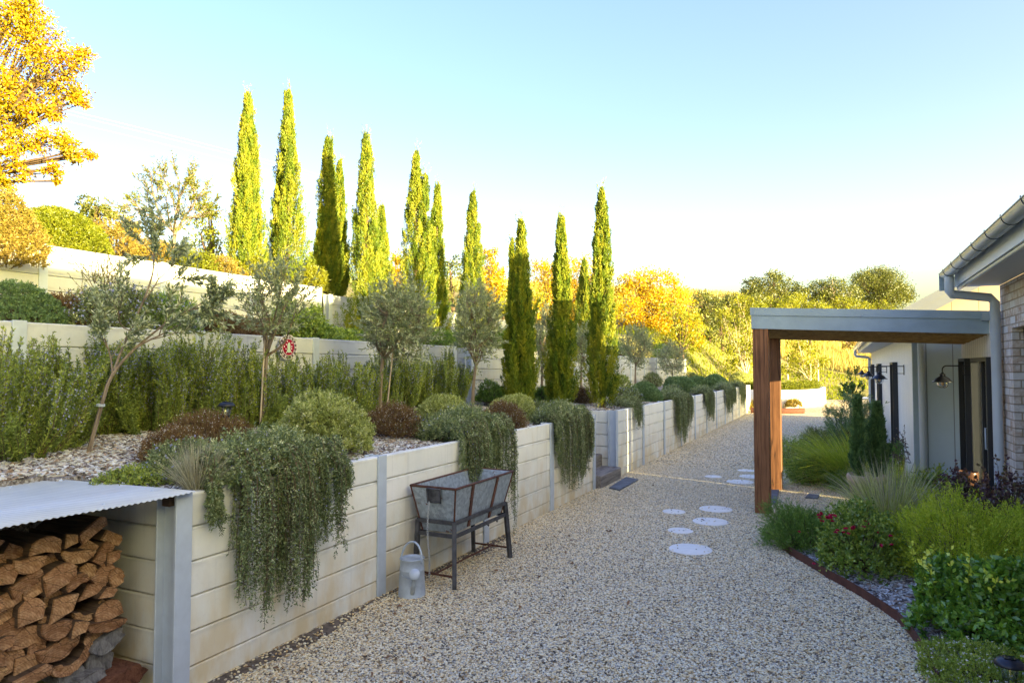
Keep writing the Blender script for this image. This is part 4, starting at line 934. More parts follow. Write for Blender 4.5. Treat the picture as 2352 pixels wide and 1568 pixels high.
M['redf'] = leafmat('rose_petals', evst((.30, .008, .03), (.52, .012, .06), (.55, .03, .13)), .3, .04, var=.1, boost=1.1, blue=1)
M['trunk'] = woodmat('grey_brown_bark', (.10, .075, .05), (.27, .215, .16), scale=(30, 30, 4), rough=.9)
M['trunkd'] = woodmat('dark_bark', (.05, .035, .022), (.15, .105, .07), scale=(20, 20, 3), rough=.95)
M['palebark'] = woodmat('pale_gum_bark', (.38, .28, .18), (.62, .52, .40), scale=(9, 9, 1), rough=.8)
M['stem'] = plain('brown_stem', (.12, .08, .045), .9)
M['drygrass'] = leafmat('dry_grass', evst((.34, .27, .12), (.50, .42, .22), (.66, .58, .36)), .35, .0, vscale=.3, var=.2, boost=1.0, blue=.6)
M['lawn'] = leafmat('green_grass', evst((.10, .15, .012), (.20, .24, .02), (.32, .32, .04)), .35, .0, vscale=.3, var=.2, boost=1.0, blue=.6)

# ================================================================== PLANT BUILDERS
def bez(rng, pts, m):
    """smooth polyline through control points (Catmull-Rom), pts (n,k,3) -> (n,m,3)"""
    n, k, _ = pts.shape; out = []
    P = np.concatenate([2*pts[:, :1]-pts[:, 1:2], pts, 2*pts[:, -1:]-pts[:, -2:-1]], 1)
    for u in np.linspace(0, k-1-1e-6, m):
        i = int(u); t = u-i; p0, p1, p2, p3 = P[:, i], P[:, i+1], P[:, i+2], P[:, i+3]
        out.append(.5*((2*p1)+(-p0+p2)*t+(2*p0-5*p1+4*p2-p3)*t*t+(-p0+3*p1-3*p2+p3)*t**3))
    return np.stack(out, 1)
def along(rng, PL, per, L, W, ang=55, jit=18, skip=0.0, wide=.5):
    """needles along polylines PL (n,m,3); per = needles per polyline"""
    n, m, _ = PL.shape; i = rng.integers(int(skip*(m-1)), m-1, (n, per)); t = rng.random((n, per, 1)); a = np.arange(n)[:, None]
    A, B = PL[a, i], PL[a, i+1]; P = (A+(B-A)*t).reshape(-1, 3); D = unit((B-A)).reshape(-1, 3); c = len(P)
    R = unit(np.cross(D, rvec(rng, c))); th = np.radians(ang+rng.normal(size=(c, 1))*jit)
    V = D*np.cos(th)+R*np.sin(th)
    return leaves(rng, P, V, L*rng.uniform(.65, 1.15, c), W*rng.uniform(.8, 1.2, c), wide=wide)
def stems_q(PL, r0, r1, n=3):
    return tubes_q([(p, np.linspace(r0, r1, len(p))) for p in PL], n)
def upright(rng, n, w, d, h, m=7):
    """upright wand polylines for a bush of width w (y), depth d (x)"""
    npl = max(6, n//9); pi = rng.integers(0, npl, n); a0 = rng.uniform(0, 2*PI, npl); r0 = np.sqrt(rng.random(npl)); a = a0[pi]; r = r0[pi]
    bx, by = r*np.cos(a)*d/2+rng.normal(size=n)*.022, r*np.sin(a)*w/2+rng.normal(size=n)*.022
    hh = h*(rng.uniform(.74, 1.0, npl)[pi])*rng.uniform(.62, 1.04, n)*(1-.22*r**2); t = np.linspace(0, 1, m)
    lean = (rng.normal(size=(npl, 2))*.07)[pi]+rng.normal(size=(n, 2))*.025; out = .22*r
    X = bx[:, None]*.7+(bx*out)[:, None]*t*1.4+(bx*.3)[:, None]*np.minimum(t*3, 1)+lean[:, :1]*t**2*h
    Y = by[:, None]*.7+(by*out)[:, None]*t*1.4+(by*.3)[:, None]*np.minimum(t*3, 1)+lean[:, 1:]*t**2*h
    Z = hh[:, None]*t
    return np.stack([X, Y, Z], -1)
def place(root_name, x, y, z, label, cat, group=None, rz=0): return empty(root_name, (x, y, z), rz, label, cat, group)

def rosemary_bush(x, y, z, w, d, h, seed, label, dens=1.0, flowers=1.0):
    rng = np.random.default_rng(seed); root = place('rosemary_bush', x, y, z, label, 'bush', 'upright flowering rosemary bushes along the middle wall')
    n = int(235*w*dens+40); PL = upright(rng, n, w, d, h); PL2 = upright(rng, n//2, w*1.15, d*1.25, h*.55)
    F = Fol(); q = along(rng, PL, 210, .031, .0088, 46, 16); F.add(q, np.clip(np.repeat(rng.random(n)*.4, 210)+np.clip(np.repeat(rng.normal(size=n)*.1, 210), -.2, .2)+rng.random(len(q))*.5, 0, 1))
    q = along(rng, PL2, 130, .031, .0088, 48, 16); F.add(q, rng.random(len(q))*.7)
    F.build('foliage', M['ros'], root)
    quadmesh('stems', np.concatenate([stems_q(PL[::2], .004, .0015), stems_q(PL2[::2], .004, .0015)]), np.zeros(1).repeat((len(PL[::2])+len(PL2[::2]))*18), M['stem'], root)
    q = along(rng, PL[rng.random(n) < .75], int(26*flowers)+1, .017, .014, 75, 20, skip=.42); quadmesh('flowers', q, rng.random(len(q)), M['lilac'], root)
    return root
def mound_shoots(rng, n, w, d, h, sl, sub=.82, low=.05, lump=.12):
    """shoot base points on a lumpy half ellipsoid, directions outward/up"""
    u = rng.random(n); th = rng.uniform(0, 2*PI, n); cz = low+(1-low)*u; s = np.sqrt(1-np.minimum(cz, 1)**2)
    N = np.stack([s*np.cos(th), s*np.sin(th), cz], -1)
    k = rng.normal(size=(6, 3)); ph = rng.uniform(0, 6, 6); bump = 1+lump*np.mean([np.sin(3.2*(N@k[i])+ph[i]) for i in range(6)], 0)*2
    dep = sub*np.where(rng.random(n) < .75, 1, rng.uniform(.55, 1, n))
    B = N*np.array([d/2, w/2, h])*(bump*dep)[:, None]
    D = unit(N*np.array([1/d, 1/w, .6/h])*.5*min(w, d)+np.array([0, 0, .45])+rng.normal(size=(n, 3))*.28)
    return B, D, sl*rng.uniform(.6, 1.25, n)
def shoots(rng, B, D, Ls, k, L, W, ang=45, jit=18, droop=0.0, wide=.5, tip=0.0):
    n = len(B); t = tip+(1-tip)*rng.random((n, k)); P = B[:, None]+D[:, None]*(Ls[:, None]*t)[..., None]; P[..., 2] -= droop*Ls[:, None]*t**2
    P = P.reshape(-1, 3); DD = np.repeat(D, k, 0); c = len(P); R = unit(np.cross(DD, rvec(rng, c))); th = np.radians(ang+rng.normal(size=(c, 1))*jit)
    V = DD*np.cos(th)+R*np.sin(th); V[:, 2] -= droop*.6
    return leaves(rng, P, V, L*rng.uniform(.65, 1.2, c), W*rng.uniform(.8, 1.2, c), wide=wide)
def mound(name, x, y, z, w, d, h, seed, mat, label, cat, group=None, n=1800, k=14, sl=.06, L=.018, W=.006, flower=None, nf=0, fs=.012, ang=45, lump=.12, rng_hi=1.0, wide=.5, trunk=True):
    rng = np.random.default_rng(seed); root = place(name, x, y, z, label, cat, group)
    B, D, Ls = mound_shoots(rng, n, w, d, h, sl, lump=lump); q = shoots(rng, B, D, Ls, k, L*1.15, W*1.3, ang, wide=wide); F = Fol(); F.add(q, np.clip(np.repeat(rng.random(n)*.55, k)+rng.random(len(q))*.45, 0, 1)*rng_hi)
    F.build('foliage', mat, root)
    if trunk:
        idx = rng.choice(n, min(n, 140), False); quadmesh('stems', tubes_q([(np.stack([np.array([0, 0, 0])+rng.normal(size=3)*[.03, .03, 0], B[i]*.6, B[i]+D[i]*Ls[i]*.8]), [.006, .004, .0015]) for i in idx], 3), np.zeros(len(idx)*6), M['stem'], root)
    if flower:
        i = rng.choice(n, nf); P = B[i]+D[i]*(Ls[i]*rng.uniform(.8, 1.15, nf))[:, None]
        qs = [leaves(rng, P, D[i]+rvec(rng, nf)*1.0, fs, fs*.8) for _ in range(3)]; qq = np.concatenate(qs); quadmesh('flowers', qq, rng.random(len(qq)), M[flower], root)
    return root
def blades(rng, n, base_r, L, W, lean=(5, 60), droop=.6, seg=5, bias=None):
    a = rng.uniform(0, 2*PI, n); r = base_r*np.sqrt(rng.random(n)); az = a+rng.normal(size=n)*.5
    le = np.radians(rng.uniform(lean[0], lean[1], n)*(0.35+.65*rng.random(n))); ll = L*rng.uniform(.55, 1.1, n)
    t = np.linspace(0, 1, seg); hd = np.stack([np.cos(az), np.sin(az)], -1)
    out = np.sin(le)[:, None]*t+droop*np.sin(le)[:, None]*t**2.2*.6; up = np.cos(le)[:, None]*t-droop*np.sin(le)[:, None]*t**2.6*.75
    P = np.stack([r[:, None]*np.cos(a)[:, None]+hd[:, :1]*out*ll[:, None], r[:, None]*np.sin(a)[:, None]+hd[:, 1:]*out*ll[:, None], np.maximum(up, -.02)*ll[:, None]+.01], -1)
    if bias is not None: P[..., 0] += bias[0]*t**2*ll[:, None]; P[..., 1] += bias[1]*t**2*ll[:, None]
    sd = rvec(rng, n)*[1, 1, .25]; w = W*(1-t**1.6*.9)*.5; S = unit(sd)[:, None]*w[None, :, None]
    A, Bq = P-S, P+S
    return np.stack([A[:, :-1], Bq[:, :-1], Bq[:, 1:], A[:, 1:]], 2).reshape(-1, 4, 3), np.repeat(rng.random(n), seg-1)
def grass_clump(x, y, z, n, base_r, L, W, mat, seed, label, lean=(5, 60), droop=.6, group=None, heads=None, bias=None):
    rng = np.random.default_rng(seed); root = place('grass_clump', x, y, z, label, 'grass', group)
    q, r = blades(rng, n, base_r, L, W, lean, droop, bias=bias); quadmesh('blades', q, r, mat, root)
    if heads:
        q, r = blades(rng, n//5, base_r*.8, L*1.12, W*1.3, (lean[0], lean[1]*.8), droop*.7, bias=bias); quadmesh('seed_heads', q, r, heads, root)
    return root
def cypress_mesh(h, R, seed, dens=1.0):
    rng = np.random.default_rng(seed); npl = int(430*dens); t0 = rng.random(npl)**.95*.985
    prof = lambda t: R*np.minimum(1, (np.maximum(t, 0)/.12+.45))*(.10+.90*np.clip(1-np.maximum(t-.18, 0)/.82, 0, 1)**.78)
    th = rng.uniform(0, 2*PI, npl); wob = 1+.16*np.sin(th*2+t0*6+seed)+.12*rng.normal(size=npl)
    rr = prof(t0)*np.sqrt(rng.uniform(.12, .9, npl))*wob
    B = np.stack([rr*np.cos(th), rr*np.sin(th), t0*h*.95+.02], -1)
    lean = .26*(1-t0); D = unit(np.stack([np.cos(th)*lean, np.sin(th)*lean, np.ones(npl)], -1)+rng.normal(size=(npl, 3))*.07)
    Ls = rng.uniform(.28, .55, npl)*(1-.55*t0)*(h/4)**.5; B[:, 2] = np.minimum(B[:, 2], h*1.01-Ls)
    k = 112; t = rng.random((npl, k)); wr = (.075*(1-t)**.7+.012)*rng.uniform(.6, 1.3, (npl, 1))*(R/.3)*(1-.55*t0[:, None])
    P = B[:, None]+D[:, None]*(Ls[:, None]*t)[..., None]; O = rvec(rng, npl*k).reshape(npl, k, 3); P = P+O*wr[..., None]*rng.random((npl, k, 1))**.5
    V = unit(D[:, None]+O*.55+rng.normal(size=(npl, k, 3))*.2).reshape(-1, 3); P = P.reshape(-1, 3)
    n = len(P); q = leaves(rng, P, V, rng.uniform(.035, .068, n), rng.uniform(.0095, .0155, n))
    r = np.clip(np.repeat(rng.random(npl), k)*.72+rng.random(n)*.28, 0, 1)
    # wispy leaders at the tip
    PL = np.array([[[0, 0, h*.9], [rng.normal()*.03, rng.normal()*.03, h*.96], [rng.normal()*.07, rng.normal()*.07, h*(1+rng.uniform(0, .05))]] for _ in range(7)])
    q2 = along(rng, bez(rng, PL, 6), 40, .05, .011, 30, 12)
    return np.concatenate([q, q2]), np.concatenate([r, np.full(len(q2), .6)])
CYP = {}
def cypress(x, y, z, h, R, var, label, rz=0.0):
    root = place('cypress_tree', x, y, z, label, 'tree', 'slender upright cypress trees', rz)
    s = (var, round(h, 2), round(R, 2)); q, r = cypress_mesh(h, R*.9, var*17+3); rg = np.random.default_rng(var+50); qs, rs = [q], [r]
    for k in range(int(rg.integers(1, 3))):
        an = rg.uniform(0, 2*PI); hh = h*rg.uniform(.55, .9); q2, r2 = cypress_mesh(hh, R*rg.uniform(.42, .6), var*17+5+k, .42); of = R*rg.uniform(.35, .62); qs.append(q2+np.array([of*math.cos(an), of*math.sin(an), 0])); rs.append(np.clip(r2+rg.uniform(-.15, .1), 0, 1))
    q, r = np.concatenate(qs), np.concatenate(rs)
    quadmesh('crown', q, r, M['cyp'], root)
    b = MB(); b.tube([(0, 0, -.05), (.02, 0, h*.3), (-.01, .02, h*.65), (0, 0, h*.93)], [.055*R/.3, .05*R/.3, .03, .008], 7); b.build('trunk', M['trunkd'], root)
    return root
# branching tree
def grow(rng, p, d, L, r, lev, cfg, lines, twigs):
    m = 5; pts = [p]; dd = d.copy(); st = L/(m-1)
    for i in range(m-1):
        dd = unit(dd+rng.normal(size=3)*cfg['wob']+np.array([0, 0, cfg['up']])*.12); pts.append(pts[-1]+dd*st)
    pts = np.array(pts); lines.append((pts, np.linspace(r, r*.62, m)))
    if lev <= cfg.get('leaf_lev', 0): twigs.append(pts)
    if lev == 0: return
    nb = cfg['nb'][lev-1] if isinstance(cfg['nb'], (list, tuple)) else cfg['nb']
    for k in range(nb):
        i = m-1 if k == 0 else int(rng.integers(2, m)); R = unit(np.cross(dd, rvec(rng, 1)[0])); an = math.radians(rng.uniform(*cfg['ang']))*(0.4 if k == 0 else 1)
        nd = unit(dd*math.cos(an)+R*math.sin(an)); grow(rng, pts[i], nd, L*rng.uniform(*cfg['ls']), r*(.72 if k == 0 else .55), lev-1, cfg, lines, twigs)
def leafy_tree(name, base, trunk, cfg, seed, mat, label, cat='tree', group=None, bark='trunk', per=26, L=.05, W=.012, ang=40, crown='crown', extra_dir=None, jit=20, wide=.5, stakes=None, minr=.0):
    """trunk: list of local points with radii; branches start from the listed heads"""
    rng = np.random.default_rng(seed); root = place(name, *base, label, cat, group); lines, twigs = [], []
    for pts, r0, r1 in trunk: lines.append((bez(rng, np.array([pts], float), 9)[0], np.linspace(r0, r1, 9)))
    for p, d, l, r, lv in cfg['heads']: grow(rng, np.array(p, float), unit(np.array(d, float)), l, r, lv, cfg, lines, twigs)
    q = tubes_q([l for l in lines if l[1][0] > minr], 6); quadmesh('trunk', q, np.zeros(len(q)), M[bark], root, True)
    T = np.array(twigs); q = along(rng, T, per, L, W, ang, jit, wide=wide); quadmesh(crown, q, rng.random(len(q)), mat, root)
    return root
def round_tree(base, cen, rad, th, hx, seed, mat, label, group, ntw=520, per=24, L=.05, W=.0125, nl=9):
    rng = np.random.default_rng(seed); root = place('olive_tree', *base, label, 'tree', group); cen = np.array(cen); rad = np.array(rad)
    u = rvec(rng, ntw); k = rng.normal(size=(5, 3)); ph = rng.uniform(0, 6, 5); lump = 1+.22*np.mean([np.sin(3.4*(u@k[i])+ph[i]) for i in range(5)], 0)
    B = cen+u*rad*(rng.uniform(.25, .92, (ntw, 1))**.6)*lump[:, None]; top = np.array([hx, .02, th])
    D = unit(u*.6+np.array([0, 0, .75])+rng.normal(size=(ntw, 3))*.35); Ls = rng.uniform(.12, .26, ntw)
    PL = bez(rng, np.stack([B-D*.06, B+D*Ls[:, None]*.5, B+D*Ls[:, None]+rng.normal(size=(ntw, 3))*.02+[0, 0, -.015]], 1), 5)
    lines = [(bez(rng, np.array([[0, 0, -.03], [hx*.3, .0, th*.5], [hx, .02, th]])[None], 8)[0], np.linspace(.030, .022, 8))]
    tips = []
    for j in range(nl):
        a = 2*PI*j/nl+rng.uniform(-.3, .3); e = cen+np.array([math.cos(a)*rad[0], math.sin(a)*rad[1], rad[2]*rng.uniform(-.5, .9)])*.62; m = (top+e)/2+rng.normal(size=3)*.05
        s = top*[1, 1, rng.uniform(.86, 1)]; l = bez(rng, np.stack([s, m, e])[None], 7)[0]; lines.append((l, np.linspace(.016, .006, 7))); tips += [l[3], l[5], l[6]]
    tips = np.array(tips)
    for i in range(ntw):
        if i % 2 == 0: j = np.argmin(np.linalg.norm(tips-B[i], axis=1)); lines.append((np.stack([tips[j], (tips[j]+B[i])/2+rng.normal(size=3)*.02, B[i], PL[i][-1]]), [.0045, .0035, .0025, .001]))
    q = tubes_q(lines, 5); quadmesh('trunk', q, np.zeros(len(q)), M['trunk'], root, True)
    q = along(rng, PL, per, L, W, 38, 18); quadmesh('crown', q, np.clip(np.repeat(rng.random(ntw)*.5, per)+rng.random(len(q))*.5, 0, 1), mat, root); return root
def far_tree(name, base, blobs, trunk_h, seed, mat, label, cat='tree', group='autumn trees and gums beyond the garden', bark='trunkd', leaf=.14, per=520, tr=.12, hollow=.35):
    """crown of leaf clumps inside listed blobs (dx,dy,z,r) plus trunk and limbs to the blobs"""
    rng = np.random.default_rng(seed); root = place(name, *base, label, cat, group); Q = []; R = []; lines = [(np.array([[0, 0, -.3], [.05, .02, trunk_h*.5], [0, 0, trunk_h]]), [tr, tr*.85, tr*.7])]
    for bx, by, bz, br in blobs:
        nc = max(5, int(14*br**1.3*(per/520)/(leaf/.14)**(.8 if leaf > .08 else 2.6))); c = rvec(rng, nc)*(br*(hollow+(1-hollow)*rng.random((nc, 1))**.5))*[1, 1, .85]+[bx, by, bz]
        k = 34; P = (c[:, None]+rng.normal(size=(nc, k, 3))*br*.17).reshape(-1, 3); n = len(P)
        V = unit(rvec(rng, n)+np.array([0, 0, -.25])); q = leaves(rng, P, V, leaf*rng.uniform(.6, 1.3, n), leaf*(.55 if leaf > .08 else .42)*rng.uniform(.7, 1.2, n)); Q.append(q); R.append(np.clip(np.repeat(rng.random(nc), k)*.55+rng.random(n)*.45, 0, 1))
        e = np.array([bx, by, bz]); s = np.array([0, 0, trunk_h*rng.uniform(.6, 1)]); lines.append((np.stack([s, (s+e)/2+rng.normal(size=3)*br*.3+[0, 0, br*.5], e]), [tr*.36, tr*.22, tr*.07]))
        for ci in c[:max(2, nc//4)]: lines.append((np.stack([e*.6+s*.4, (e+ci)/2, ci]), [tr*.10, tr*.07, tr*.03]))
    q = tubes_q([(bez(rng, l[0][None], 6)[0], np.interp(np.linspace(0, 1, 6), np.linspace(0, 1, 3), l[1])) for l in lines], 6); quadmesh('trunk', q, np.zeros(len(q)), M[bark], root, True)
    quadmesh('crown', np.concatenate(Q), np.concatenate(R), mat, root); return root
def trailing(pix, X0, zt, back, seed, label, dens=1.0, zoff=.0, spread=.16, name='trailing_rosemary', flowers=1.0, back_px=None, hump=.14):
    """rosemary hanging over the front wall; pix: list of (px,py) of the hanging lower outline"""
    rng = np.random.default_rng(seed); prof = sorted([(gx(px, py, X0+.09)[1], gx(px, py, X0+.09)[2]) for px, py in pix]); ya = np.array([p[0] for p in prof]); za = np.array([p[1] for p in prof])
    cy = float((ya[0]+ya[-1])/2); root = place(name, X0-.1, cy, zt, label, 'trailing plant', 'rosemary trailing over the front retaining wall'); O = np.array([X0-.1, cy, zt])
    n = int((ya[-1]-ya[0])*300*dens); ncl = max(4, int((ya[-1]-ya[0])*30)); yc = np.sort(rng.uniform(ya[0], ya[-1], ncl)); ci = rng.integers(0, ncl, n); y = np.clip(yc[ci]+rng.normal(size=n)*.017, ya[0], ya[-1]); ze = np.interp(y, ya, za); ln = np.maximum((zt-ze)*np.minimum(1, rng.random(n)**.28*1.05)*rng.uniform(.88, 1.05, ncl)[ci], .06)
    o = np.clip(rng.uniform(.03, spread, ncl)[ci]+rng.normal(size=n)*.015, .015, .3)*np.minimum(1, .5+ln); sy = y+np.abs(rng.normal(size=n))*.12; bx = X0-back*rng.random(n)
    P0 = np.stack([bx, sy, np.full(n, zt-.05)], -1); hp = zt+.03+hump*rng.random(n)
    P1 = np.stack([X0-.07+rng.normal(size=n)*.02, y*.7+sy*.3, hp], -1); P2 = np.stack([X0+o*.85, y, zt+.01+(hp-zt)*.3-.06*rng.random(n)], -1)
    P3 = np.stack([X0+o, y+rng.normal(size=n)*.02, zt-ln*.5], -1); P4 = np.stack([X0+o*.9+.01, y+rng.normal(size=n)*.035, zt-ln], -1)
    PL = bez(rng, np.stack([P0, P1, P2, P3, P4], 1), 13)-O
    per = 150; q = along(rng, PL, per, .024, .0078, 58, 20, skip=.1); F = Fol(); 
    frac = np.repeat(rng.random(n)*.5, per)+rng.random(len(q))*.5
    F.add(q, frac)
    # bushy top on the bed
    nb = int((ya[-1]-ya[0])*back*2300*dens); by = rng.uniform(ya[0]+.08*(ya[-1]-ya[0]), ya[-1]+.02, nb); bx = X0-back*rng.random(nb)+.04
    hh = hump*1.3*(1-((bx-(X0-back*.45))/(back*.62))**2).clip(.1, 1)*(1-((by-cy)/((ya[-1]-ya[0])*.56))**2).clip(.12, 1)*rng.uniform(.3, 1.15, nb)
    B = np.stack([bx, by, zt-.02+hh], -1)-O; D = unit(rng.normal(size=(nb, 3))*.55+np.array([.25, 0, .7])); q = shoots(rng, B, D, rng.uniform(.06, .14, nb), 17, .026, .0085, 50); F.add(q, .3+np.repeat(rng.random(nb)*.35, 17)+.35*rng.random(len(q)))
    F.build('foliage', M['trail'], root)
    st = stems_q(PL[::3], .003, .0014); quadmesh('stems', st, np.zeros(len(st)), M['stem'], root)
    q1 = along(rng, PL, max(1, int(3*flowers)), .014, .011, 75, 20, skip=.25); i = rng.choice(nb, int(nb*.10*flowers)+1); q2 = leaves(rng, B[i]+D[i]*.08, rvec(rng, len(i)), .016, .013)
    qq = np.concatenate([q1[rng.random(len(q1)) < .35], q2]); quadmesh('flowers', qq, rng.random(len(qq)), M['lilac'], root); return root
# ================================================================== PLANTS ON THE TERRACES
def H(px, py, p): return CAM_H+(845-py)*depth(*p)/FOC      # height of a picture row above a place
# --- cypresses
CY = [  # px, X, zbase, y_top, half width px, label
 (561, -10.2, 3.45, 203, 33, 'leftmost tall cypress above the top wall, lit yellow green'),
 (655, -10.0, 3.45, 196, 36, 'second tall cypress from the left, tallest beside the power lines'),
 (750, -10.0, 3.4, 305, 31, 'cypress third from the left, with a darker stem behind its right side'),
 (776, -10.4, 3.4, 362, 19, 'narrow dark stem of cypress close behind the third one from the left'),
 (838, -8.55, 2.2, 296, 41, 'broad fourth cypress reaching down into shade left of the round olive tree'),
 (874, -8.9, 2.2, 470, 28, 'shaded lower cypress close behind the broad fourth one'),
 (953, -8.4, 2.2, 338, 37, 'sunlit cypress rising directly behind the round headed olive tree'),
 (1003, -8.5, 2.2, 413, 25, 'slimmer twin cypress right beside the sunlit one behind the olive'),
 (1086, -8.3, 2.2, 432, 30, 'sunlit cypress with orange foliage beside it, behind the second round olive'),
 (1197, -4.75, 1.06, 500, 35, 'left one of the three dark shaded cypresses with lit tip'),
 (1290, -4.35, 1.06, 493, 35, 'middle one of the three dark shaded cypresses with lit tip'),
 (1384, -3.95, 1.06, 424, 36, 'right one of the three dark shaded cypresses, the tallest of them'),
 (1342, -8.2, 2.2, 592, 26, 'distant bright yellow green cypress between two dark cypresses')]
for i, (px, X, zb, yt, hw, lb) in enumerate(CY):
    p = gx(px, 800, X); p = (p[0], p[1], zb); d = depth(*p); top = H(px, yt, p); cypress(p[0], p[1], zb, top-zb, hw*(1.16 if X < -8 else 1.0)*d/FOC, i, lb, rz=i*1.1)
# --- rosemary row
for i, (px, X, yt, w, dp, lb) in enumerate((
    (30, -5.35, 775, .85, .6, 'big flowering rosemary bush at the left edge of the picture'), (112, -5.55, 790, .5, .42, 'smaller rosemary bush at the left, beside the leaning olive trunk'),
    (255, -5.86, 760, .7, .22, 'rosemary bush right behind the leaning olive trunk'), (355, -5.78, 765, .7, .34, 'low and yellowish rosemary bush between the first two olive trunks'), (470, -5.68, 752, .8, .5, 'rosemary bush with tall lilac wands behind the left solar light'),
    (575, -5.55, 800, .7, .6, 'rosemary bush behind the second olive trunk'), (690, -5.45, 812, 1.0, .75, 'wide green rosemary bush under the red plate'), (800, -5.40, 818, .9, .7, 'dense rosemary bush left of the third olive trunk'),
    (905, -5.55, 800, 1.0, .6, 'dark rosemary bush right of the third olive trunk'), (1010, -5.55, 812, 1.05, .6, 'rosemary bush at the end of the row beside the steps'))):
    p = gx(px, 900, X); zb = bz1(p[0])-.01; rosemary_bush(p[0], p[1], zb, w, dp, (H(px, yt, p)-zb)*1.13, 100+i, lb)
# --- trailing rosemary
trailing([(498,1180),(515,1215),(535,1310),(560,1400),(580,1385),(597,1448),(625,1385),(650,1372),(690,1412),(712,1345),(745,1235),(768,1275),(785,1165),(800,1118)], XA, 1.13, .42, 7, 'large rosemary cascading down the wall near the woodpile', 1.25, hump=.20)
trailing([(1070,1080),(1085,1135),(1105,1120),(1130,1085),(1160,1090),(1176,1250),(1184,1100)], XA, 1.13, .6, 8, 'rosemary trailing over the wall into the galvanised tub', 1.25, hump=.20)
trailing([(1282,1010),(1290,1060),(1300,1120),(1316,1136),(1335,1105),(1350,1080),(1358,1010)], XA, 1.12, .42, 9, 'rosemary hanging over the wall just before the timber steps', 1.35, hump=.16)
trailing([(1552,935),(1558,985),(1567,1018),(1578,1000),(1588,950)], XA, 1.13, .5, 10, 'first rosemary curtain on the long wall beyond the steps', .9, hump=.14)
trailing([(1622,915),(1628,950),(1634,975),(1640,935)], XA, 1.13, .4, 11, 'second rosemary curtain on the long wall beyond the steps', .8, hump=.14)
trailing([(1668,905),(1672,940),(1676,962),(1682,930),(1689,925)], XA, 1.13, .4, 12, 'third rosemary curtain near the sunlit end of the long wall', .7, hump=.16, flowers=2)
trailing([(1701,900),(1706,940),(1711,915)], XA, 1.13, .4, 13, 'sunlit trailing plant on the bright end of the long wall', .5, hump=.16)
trailing([(1459,960),(1464,975),(1469,992),(1476,965)], XA, 1.13, .35, 14, 'sparse sprigs hanging over the wall right of the tallest dark cypress', .35, hump=.2)
# --- mounds on bed 1
def bed(px, X): p = gx(px, 950, X); return p[0], p[1], bz1(X)-.01
x, y, z = bed(742, -4.12); mound('round_shrub', x, y, z, .98, .9, .52, 31, M['west'], 'large pale green mounded shrub with tiny white flowers', 'shrub', 'clipped mounded shrubs on the raised bed', 2600, 22, .075, .020, .0065, 'whitef', 90, .014, lump=.2)
x, y, z = bed(1015, -4.35); mound('round_shrub', x, y, z, .82, .8, .42, 32, M['west'], 'rounded green shrub right of the brown dried flower mound', 'shrub', 'clipped mounded shrubs on the raised bed', 2200, 20, .06, .018, .006, lump=.12)
x, y, z = bed(1178, -4.1); mound('round_shrub', x, y, z, .85, .8, .42, 33, M['west'], 'rounded green shrub in front of the left dark cypress', 'shrub', 'clipped mounded shrubs on the raised bed', 2000, 18, .055, .018, .006, lump=.1)
x, y, z = bed(1478, -4.0); mound('round_shrub', x, y, z, .95, .95, .46, 34, M['west2'], 'smooth blue green ball shrub on the long wall', 'shrub', 'clipped mounded shrubs on the raised bed', 2600, 14, .05, .03, .010, lump=.05)
for i, (px, X, w, h, lb) in enumerate(((1562, -4.3, 1.5, .52, 'ball shrub behind the first rosemary curtain'), (1642, -4.0, 1.6, .52, 'ball shrub above the second rosemary curtain'), (1600, -4.6, 1.2, .42, 'small ball shrub between two larger ones on the long wall'), (1702, -4.3, 1.8, .62, 'last ball shrub at the sunlit end of the long wall'))):
    x, y, z = bed(px, X); mound('round_shrub', x, y, z, w, 1.2, h, 40+i, M['west2'] if i != 3 else M['west'], lb, 'shrub', 'clipped mounded shrubs on the raised bed', 1500, 14, .07, .04, .014, lump=.1)
for i, (px, X, w, h, lb) in enumerate(((470, -4.65, .85, .30, 'brown dried flower mound before the left solar light'), (900, -4.25, .72, .33, 'brown dried flower mound between two green mounds'), (1158, -3.72, .62, .34, 'brown dried flower mound in front of the round green shrub near the steps'), (1330, -4.6, .6, .30, 'brown mound between two dark cypresses'), (405, -4.45, .5, .22, 'small brown dry mound left of the trailing rosemary'))):
    x, y, z = bed(px, X); mound('dry_flower_mound', x, y, z, w, w*.95, h, 50+i, M['brownm'], lb, 'plant', 'brown dried flower mounds', 1500, 20, .09, .022, .0028, 'whitef', 620, .007, 22, lump=.1)
x, y, z = bed(1440, -3.75); mound('flowering_shrub', x, y, z, .75, .6, .36, 57, M['trail'], 'loose grey green shrub with lilac flowers right of the tallest dark cypress', 'shrub', None, 900, 16, .11, .022, .006, 'lilac', 160, .014, lump=.2)
x, y, z = bed(1545, -3.7); mound('flowering_shrub', x, y, z, .9, .6, .34, 58, M['trail'], 'grey green shrub above the first rosemary curtain', 'shrub', None, 900, 14, .10, .026, .008, 'lilac', 60, .014, lump=.2)
x, y, z = bed(1255, -3.75); mound('flowering_shrub', x, y, z, .8, .55, .26, 59, M['trail'], 'low bluish shrub before the steps between rosemary curtains', 'shrub', None, 900, 16, .09, .022, .006, 'lilac', 90, .013, lump=.2)
x, y, z = bed(1010, -3.85); mound('flowering_shrub', x, y, z, .8, .6, .24, 60, M['trail'], 'low spreading shrub with blue flowers left of the tub rosemary', 'shrub', None, 1000, 16, .09, .022, .006, 'lilac', 160, .013, lump=.2)
x, y, z = bed(330, -4.0); mound('groundcover_plant', x-.05, 2.95, z, .5, .5, .10, 61, M['ros'], 'low green creeper at the edge of the zinc roof', 'plant', None, 420, 14, .05, .02, .006, 'lilac', 60, .012, lump=.2)
